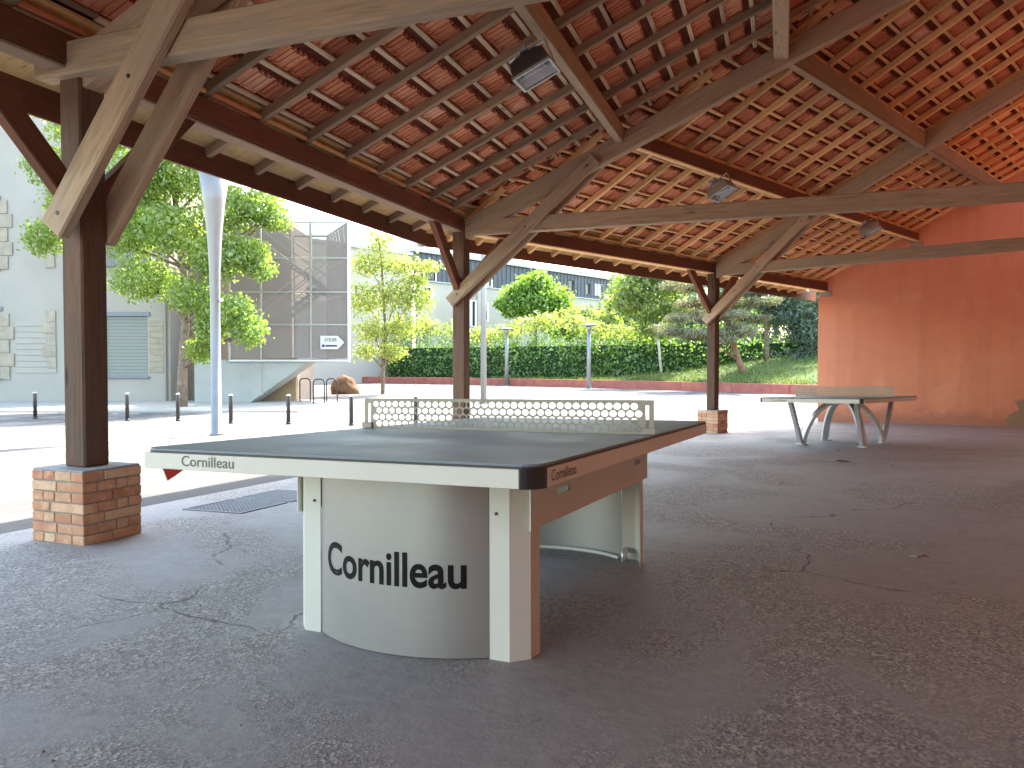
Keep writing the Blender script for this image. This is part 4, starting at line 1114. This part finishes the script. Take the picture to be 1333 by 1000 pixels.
for px, Yc, h0, wd_, sd, lab in ((830, 66, 362, 40, 31, 'light green background tree filling the gap behind the birch'), (905, 70, 352, 45, 32, 'green background tree high behind the pine crown'), (975, 72, 348, 45, 33, 'background tree between the pine crown and the dark conifers')):
    b0 = at(px, 480, Yc); b0.z = 1.2; k = Yc/997.3; rq = random.Random(sd); c_ = []
    for i in range(22):
        t = rq.random(); c_.append(((b0.x+rq.uniform(-1, 1)*wd_*k*math.sin(.5+2.2*t), b0.y+rq.uniform(-1.5, 1.5), at(px, h0+(462-h0)*t, Yc).z), (1.6, 1.4, 1.0)))
    tree('background_tree', lab, b0, [(b0.x, b0.y, b0.z-.3), (b0.x, b0.y, b0.z+2), (b0.x, b0.y, at(px, h0+20, Yc).z)], [.22, .16, .05], c_, 8000, .36, M['leaf_birch'] if sd < 33 else M['leaf_dark'], M['bark'], sd, twig=False)
# ------------------------------------------------------------------ left building
def lb():
    Y = 29.6; T = empty('stone_house', Matrix.Translation((-16, Y, -.5)), 'pale rendered house with stone quoins and a grey roller shutter at left', 'house')
    def X(px): return (px-666.5)*Y/997.3
    def Z(py): return 1-(py-474.5)*Y/997.3
    xL, xR = X(-260), X(222); zt = Z(40)
    wins = [(X(138), X(193), Z(412), Z(490)), (X(-52), X(1.5), Z(405), Z(492)), (X(-52), X(1.5), Z(262), Z(350)), (X(128), X(193), Z(250), Z(345))]
    # wall built round its openings
    xs_ = sorted({xL, xR, *[w[0] for w in wins], *[w[1] for w in wins]}); zs_ = sorted({-.7, zt, *[w[2] for w in wins], *[w[3] for w in wins]})
    b = MB()
    for i in range(len(xs_)-1):
        for j in range(len(zs_)-1):
            cx, cz = (xs_[i]+xs_[i+1])/2, (zs_[j]+zs_[j+1])/2
            if any(a < cx < b_ and d < cz < c for a, b_, c, d in wins): continue
            b.quad((xs_[i], Y, zs_[j]), (xs_[i+1], Y, zs_[j]), (xs_[i+1], Y, zs_[j+1]), (xs_[i], Y, zs_[j+1]))
    for a, b_, c, d in wins:
        b.quad((a, Y, d), (a, Y+.25, d), (a, Y+.25, c), (a, Y, c)); b.quad((b_, Y, c), (b_, Y+.25, c), (b_, Y+.25, d), (b_, Y, d))
        b.quad((a, Y, c), (a, Y+.25, c), (b_, Y+.25, c), (b_, Y, c)); b.quad((a, Y, d), (b_, Y, d), (b_, Y+.25, d), (a, Y+.25, d))
    b.quad((xR, Y, -.7), (xR, Y+8, -.7), (xR, Y+8, zt), (xR, Y, zt)); b.quad((xL, Y, -.7), (xL, Y, zt), (xL, Y+8, zt), (xL, Y+8, -.7))
    b.done('wall', M['stucco'], T)
    # rusticated band of long courses
    for py in [418+i*7.6 for i in range(9)]:
        for x0, x1 in ((22, 74), (195, 214)):
            MB().box((X(x0), Y-.025, Z(py+6.8)), (X(x1), Y-.002, Z(py)), bev=.006).done('stone_course', M['stucco'] if x0 < 100 else M['stone'], T)
    r = random.Random(5)
    for x0, dx, y0, y1 in ((1.5, 12, 262, 352), (1.5, 12, 408, 495), (62, 12, 405, 480), (62, 12, 250, 350)):
        n = 5
        for i in range(n):
            h = (y1-y0)/n; ex = 6 if i % 2 else 0
            a, b_ = (x0, x0+dx+ex) if x0 < 10 else (x0-ex, x0+dx)
            MB().box((X(a), Y-.05, Z(y0+h*(i+1)-.6)), (X(b_), Y-.026, Z(y0+h*i)), bev=.008).done('quoin_stone', M['stone'], T)
    for i, (a, b_, c, d) in enumerate(wins):
        w_ = MB().box((a, Y+.13, d), (b_, Y+.16, c)).done('window', M['win_dark'], T)
        if i in (0, 1):
            n = 18
            for k in range(n):
                z0 = d+(c-d)*k/n; MB().box((a+.02, Y+.06, z0+.004), (b_-.02, Y+.085, d+(c-d)*(k+1)/n-.006)).done('shutter_slat', M['shutter'], w_)
        MB().box((a-.1, Y-.06, c), (b_+.1, Y-.002, c+.16), bev=.01).done('lintel', M['slate_lintel'], w_)
        MB().box((a-.06, Y-.10, d-.08), (b_+.06, Y+.1, d-.002), bev=.01).done('sill', M['slate_lintel'], w_)
    # pitched roof over the wall
    rz = zt+2.4
    b = MB(); b.quad((xL-.3, Y-.4, zt-.1), (xR+.4, Y-.4, zt-.1), (xR+.4, Y+4, rz), (xL-.3, Y+4, rz)); b.quad((xR+.4, Y+8.4, zt-.1), (xL-.3, Y+8.4, zt-.1), (xL-.3, Y+4, rz), (xR+.4, Y+4, rz)); b.add([(xR, Y, zt), (xR, Y+8, zt), (xR, Y+4, rz-.1)], [(0, 1, 2)])
    b.done('roof', M['attic'], T)
    p = MB(); p.tube([(X(217), Y-.08, -.5), (X(217), Y-.08, zt)], .05, 8); p.done('downpipe', M['lamp_post'], T)
lb()
# stair tower and the brown wing behind it
def tower():
    Y = 28.4; T = empty('stair_tower', Matrix.Translation((-8.5, Y, -.5)), 'outdoor stair tower caged in grey perforated sheet on a slanted concrete foot', 'stair tower')
    def X(px, y=Y): return (px-666.5)*y/997.3
    def Z(py, y=Y): return 1-(py-474.5)*y/997.3
    xl, xm, xr = X(300), X(406), X(455); zb, zt = Z(468), Z(291); D = 3.0
    # brown wing
    b = MB(); b.box((X(208, Y+2), Y+D+.05, -.6), (X(380, Y+D), Y+D+3.4, Z(294, Y+D))); b.done('wing_wall', M['brown_wall'], T)
    for a, c, e, g in ((352, 392, 372, 436), (400, 420, 372, 436)): pass
    xb = X(427, Y+D)
    # concrete foot, its slanted profile extruded
    prof = [(X(253), -.6), (X(316), -.6), (X(404), zb-.02), (X(253), zb-.02)]
    n = 4; v = [(x, Y, z) for x, z in prof]+[(x, Y+1.3, z) for x, z in prof]
    mk('concrete_foot', v, [(0, 1, 2, 3), (7, 6, 5, 4), (0, 4, 5, 1), (1, 5, 6, 2), (2, 6, 7, 3), (3, 7, 4, 0)], M['concrete'], T)
    MB().box((X(340), Y-.012, Z(515)), (X(342), Y-.001, zb-.05)).done('joint_strip', M['cage_steel'], T)
    MB().box((X(300), Y+1.4, -.6), (X(385, Y+1.4), Y+1.7, Z(466))).done('inner_wall', M['ochre'], T)
    v, f = slab([(xl, Y-.05), (xr, Y-.05), (xb, Y+D), (xl, Y+D)], zb-.1, zb); mk('floor_slab', v, f, M['concrete'], T)
    # steel frame
    def bar(nm, A, B, w_=.07, m='cage_steel'): beam(nm, A, B, w_, w_, M[m], T, bev=.004, up=(0, 1, 0) if abs(A[2]-B[2]) > .5 else (0, 0, 1))
    for x in (xl, X(341), xm, xr): bar('cage_post', (x, Y-.06, zb-.1), (x, Y-.06, zt), .09 if x == xr else .075, 'pale_steel' if x in (xr,) else 'cage_steel')
    xb = X(427, Y+D)
    for x in (X(384, Y+D), xb): bar('cage_post', (x, Y+D, zb), (x, Y+D, zt))
    for z in (zt, Z(337), Z(381), Z(423), zb-.05):
        bar('cage_rail', (xl, Y-.07, z), (xr, Y-.07, z), .06, 'pale_steel' if z in (zb-.05,) else 'cage_steel')
        bar('cage_rail', (xr, Y-.06, z), (xb, Y+D, z), .05)
    bar('cage_rail', (X(384, Y+D), Y+D, zt), (xb, Y+D, zt), .06)
    # perforated panels between the posts
    xs_ = [xl, X(341), xm, xr]; zs_ = [zb, Z(423), Z(381), Z(337), zt]
    for i in range(3):
        for j in range(4):
            mk('mesh_panel', [(xs_[i]+.045, Y-.06, zs_[j]+.04), (xs_[i+1]-.045, Y-.06, zs_[j]+.04), (xs_[i+1]-.045, Y-.06, zs_[j+1]-.04), (xs_[i]+.045, Y-.06, zs_[j+1]-.04)], [(0, 1, 2, 3)], M['mesh'], T)
    for j in range(4):
        mk('mesh_panel', [(xr-.02, Y, zs_[j]+.04), (xb, Y+D, zs_[j]+.04), (xb, Y+D, zs_[j+1]-.04), (xr-.02, Y, zs_[j+1]-.04)], [(0, 1, 2, 3)], M['mesh'], T)
    # two flights with handrails
    for (x0, z0, x1, z1, y) in ((X(310), Z(452), xm+.2, Z(372), Y+.7), (xm+.2, Z(372), X(310), Z(300), Y+1.9)):
        n = 13
        for i in range(n):
            t = (i+.5)/n; x = x0+(x1-x0)*t; z = z0+(z1-z0)*t
            MB().box((x-.15, y-.45, z-.02), (x+.15, y+.45, z+.02)).done('stair_tread', M['concrete'], T)
        for o in (-.5, .5):
            bar('stringer', (x0, y+o, z0-.08), (x1, y+o, z1-.08), .10); bar('handrail', (x0, y+o, z0+.95), (x1, y+o, z1+.95), .045, 'pale_steel'); bar('handrail', (x0, y+o, z0+.5), (x1, y+o, z1+.5), .03)
    MB().box((xm, Y+.1, Z(374)-.1), (xb-.1, Y+D-.1, Z(374))).done('landing', M['concrete'], T)
    for a, c in ((384, 404), (408, 427)): MB().box((X(a, Y+D), Y+D+.0, zb), (X(c, Y+D), Y+D+.04, Z(392, Y+D))).done('door_panel', M['white_panel'], T)
    # sign
    S = empty('direction_sign', Matrix.Translation((X(434), Y-.14, Z(447))), 'white arrow shaped direction sign pointing right on the stair tower cage', 'sign')
    x0, x1, xp = X(418.5), X(441), X(449.5); z0, z1 = Z(455), Z(437.5); zm = (z0+z1)/2
    pts = [(x0, z0), (x1, z0), (xp, zm), (x1, z1), (x0, z1)]
    v = [(x, Y-.15, z) for x, z in pts]+[(x, Y-.12, z) for x, z in pts]
    mk('plate', v, [(0, 1, 2, 3, 4), (9, 8, 7, 6, 5)]+[(i, i+5, (i+1) % 5+5, (i+1) % 5) for i in range(5)], M['sign'], S)
    me = text_mesh('ATELIER', 1, M['sign_ink'], 'lettering', 0, .01); fit_text(me, .46, .12)
    for q in me.vertices: q.co = (x0+.15+q.co.x, Y-.153, zm+.04+q.co.y)
    mk('lettering', 0, 0, 0, S, me=me)
    b = MB(); b.box((x0+.19, Y-.155, zm-.15), (x0+.62, Y-.151, zm-.09)); b.done('small_line', M['sign_ink'], S)
    b = MB(); b.tube([(x0+.11, Y-.156, zm-.12), (x0+.11, Y-.151, zm-.12)], .055, 14); b.done('logo_dot', M['sign_blue'], S)
tower()
tag(MB().box((-30, 23.6, -.7), (-6.6, 30, gz(-12, 26)+.07), bev=.03).done('pavement', M['pave']), kind='structure')
# bike racks and boulder
def racks():
    ref = None
    for px, Y, lab in ((397, 29.2, 'thin metal hoop rack nearest the ochre wall'), (415, 27.9, 'thin metal hoop rack in the middle of the row'), (432, 28.8, 'thin metal hoop rack in front of the boulder'),):
        p = at(px, 520, Y); F = Matrix.Translation((p.x, p.y, gz(p.x, p.y)+.06))
        if ref is None:
            ref = empty('hoop_rack', F, lab, 'hoop rack', 'hoop racks by the stair tower')
            b = MB(); b.tube([(-.2, 0, 0), (-.2, 0, .75), (-.17, .0, .84), (-.1, 0, .88), (.1, 0, .88), (.17, 0, .84), (.2, 0, .75), (.2, 0, 0)], .024, 8); b.done('hoop', M['bollard'], ref, F, True)
            for x in (-.2, .2): MB().box((x-.06, -.06, 0), (x+.06, .06, .01)).done('foot_plate', M['bollard'], ref, F)
        else: dup(ref, F, lab)
racks()
bm = bmesh.new(); bmesh.ops.create_icosphere(bm, subdivisions=3, radius=1)
from mathutils import noise as mn
for v_ in bm.verts:
    k = 1+.28*mn.noise(v_.co*1.3)+.1*mn.noise(v_.co*3.7); v_.co = Vector((v_.co.x*.72*k*(1-.25*v_.co.z), v_.co.y*.6*k, v_.co.z*.62*k+.3))
me = bpy.data.meshes.new('boulder'); bm.to_mesh(me); bm.free(); me.materials.append(M['boulder'])
p = at(450, 513, 38.5); tag(mk('boulder', 0, 0, 0, None, Matrix.Translation((p.x, p.y, gz(p.x, p.y))), me=me), 'large brown boulder on the plaza beside the hoop racks', 'boulder')

# ------------------------------------------------------------------ apartment block behind
def flats():
    A = Vector((-8.2, 65, 0)); d = Vector((19.5, 22, 0)).normalized(); nrm = Vector((d.y, -d.x, 0))
    F = frame((A.x, A.y, -.5), d, (0, 0, 1))      # local x along the facade, y away from us
    T = empty('apartment_block', F, 'long cream apartment block with a dark slate clad attic storey behind the hedge', 'apartment block')
    P = lambda b, name, m, par=T: b.done(name, m, par, F)
    za, zt = 8.7, 11.0; L = 31; l0 = -22
    def loc(px, py):
        r = Vector(((px-666.5)/997.3, 1, -(py-474.5)/997.3)); o = Vector((0, 0, 1)); n = Vector((d.y, -d.x, 0)); k = ((A-o).dot(n))/r.dot(n); p = o+r*k; return (p-A).dot(d), p.z+.5
    wins = []
    for (x0, y0, x1, y1, kind) in ((627, 343, 640, 376, 'half'), (643, 343, 648, 376, 'skip'), (626, 395, 636, 418, 'beige'), (608, 392, 620, 425, 'grey'), (738, 365.5, 746, 379, 'dark'), (761, 370, 767, 384, 'dark'), (773, 371, 785, 385, 'half'), (764, 402, 771, 418, 'beige'), (776, 403, 785, 416, 'dark'), (797, 400, 803, 418, 'dark'), (541, 347, 551, 365, 'dark'), (560, 349, 567, 365, 'dark'), (553, 375, 562, 395, 'dark'), (690, 402, 700, 418, 'dark'), (715, 404, 722, 416, 'half'), (680, 358, 690, 373, 'dark'), (708, 362, 716, 376, 'dark')):
        if kind == 'skip': continue
        a, za_ = loc(x0, y1); b_, zb_ = loc(x1, y0); wins.append((a, b_, za_, zb_, kind))
    def face(z0, z1, x0, x1, name, m, y=0):
        ws = [w_ for w_ in wins if z0-.6 < (w_[2]+w_[3])/2 < z1+.2 and x0 < w_[0] < x1]
        ws = [(a, b_, max(z0+.05, c), min(z1-.05, e), k) for a, b_, c, e, k in ws]
        xs_ = sorted({x0, x1, *[w_[0] for w_ in ws], *[w_[1] for w_ in ws]}); zs_ = sorted({z0, z1, *[w_[2] for w_ in ws], *[w_[3] for w_ in ws]})
        b = MB()
        for i in range(len(xs_)-1):
            for j in range(len(zs_)-1):
                cx, cz = (xs_[i]+xs_[i+1])/2, (zs_[j]+zs_[j+1])/2
                if any(w_[0] < cx < w_[1] and w_[2] < cz < w_[3] for w_ in ws): continue
                b.quad((xs_[i], y, zs_[j]), (xs_[i+1], y, zs_[j]), (xs_[i+1], y, zs_[j+1]), (xs_[i], y, zs_[j+1]))
        P(b, name, m)
        for a, b_, c, e, k in ws:
            fr = MB(); t_ = .07
            fr.box((a, y+.05, c), (a+t_, y+.2, e)); fr.box((b_-t_, y+.05, c), (b_, y+.2, e)); fr.box((a+t_, y+.05, c), (b_-t_, y+.2, c+t_)); fr.box((a+t_, y+.05, e-t_), (b_-t_, y+.2, e))
            wn = P(fr, 'window', M['white_panel'] if k != 'dark' else M['attic'])
            P(MB().box((a+t_, y+.14, c+t_), (b_-t_, y+.16, e-t_)), 'pane', M['win_dark'], wn)
            if k in ('half', 'grey'): P(MB().box((a+t_, y+.08, c+t_), (a+(b_-a)*.66, y+.12, e-t_)), 'roller_blind', M['white_panel'], wn)
            if k == 'beige': P(MB().box((a+t_, y+.08, c+t_+.9), (b_-t_, y+.12, e-t_)), 'roller_blind', M['facade'], wn)
    face(0, za, 0, L, 'facade', M['facade'])
    face(za, zt, -.3, L-1.0, 'attic_wall', M['attic'], -.12)
    # standing seams of the slate cladding
    s = MB()
    for i in range(int((L-1)/.6)): s.box((i*.6, -.16, za+.02), (i*.6+.05, -.125, zt))
    tag(P(s, 'cladding_seams', M['attic']), kind='stuff')
    b = MB(); b.box((-.3, -.12, za-.1), (L-1, 0.0, za)); b.box((L-.0, 0, 0), (L+.1, 10, za)); b.box((L-1.0, -.12, za), (L-.9, 10, zt)); P(b, 'cornice', M['flat_roof'])
    P(MB().box((-.5, -.35, zt), (L-.8, 10, zt+.28)), 'roof', M['flat_roof'])
    for x0, x1, h, m in ((1.0, 3.4, 1.5, 'white_panel'), (8.0, 16.5, .75, 'flat_roof'), (25.5, 28.5, .5, 'attic')):
        P(MB().box((x0, 1.5, zt+.28), (x1, 4.0, zt+.28+h), bev=.03), 'roof_housing', M[m])
    P(MB().box((1.6, 1.46, zt+.8), (2.2, 1.495, zt+1.3)), 'vent', M['win_dark'])
    # plain end wing without attic
    wing = MB(); wing.box((l0, 0.0, 0), (-.35, 9, zt-.35)); P(wing, 'end_wing', M['facade'])
    P(MB().box((l0-.1, -.15, zt-.35), (-.3, 9.2, zt-.1)), 'coping', M['flat_roof'])
    for x in (.02, 6.0, 7.3, 18.5): pp = MB(); pp.tube([(x, -.2, 0), (x, -.2, za-.1)], .06, 8); P(pp, 'downpipe', M['lamp_post'])
flats()
def house2():
    p = at(850, 400, 105.0); F = frame((p.x-4, p.y, -.5), (.8, .6, 0), (0, 0, 1))
    T = empty('distant_house', F, 'distant pale house with dark windows beyond the birch', 'house')
    MB().box((0, 0, 0), (16, 9, 9.5)).done('wall', M['facade'], T, F)
    MB().box((-.4, -.4, 9.5), (16.4, 9.4, 9.8)).done('roof', M['flat_roof'], T, F)
    for x in (1.5, 5, 9, 13):
        for z in (1, 4, 7):
            w_ = MB().box((x-.1, -.06, z-.1), (x+1.1, -.005, z+1.7)).done('window', M['white_panel'], T, F)
            MB().box((x, -.10, z), (x+1.0, -.065, z+1.6)).done('pane', M['win_dark'], w_, F)
house2()
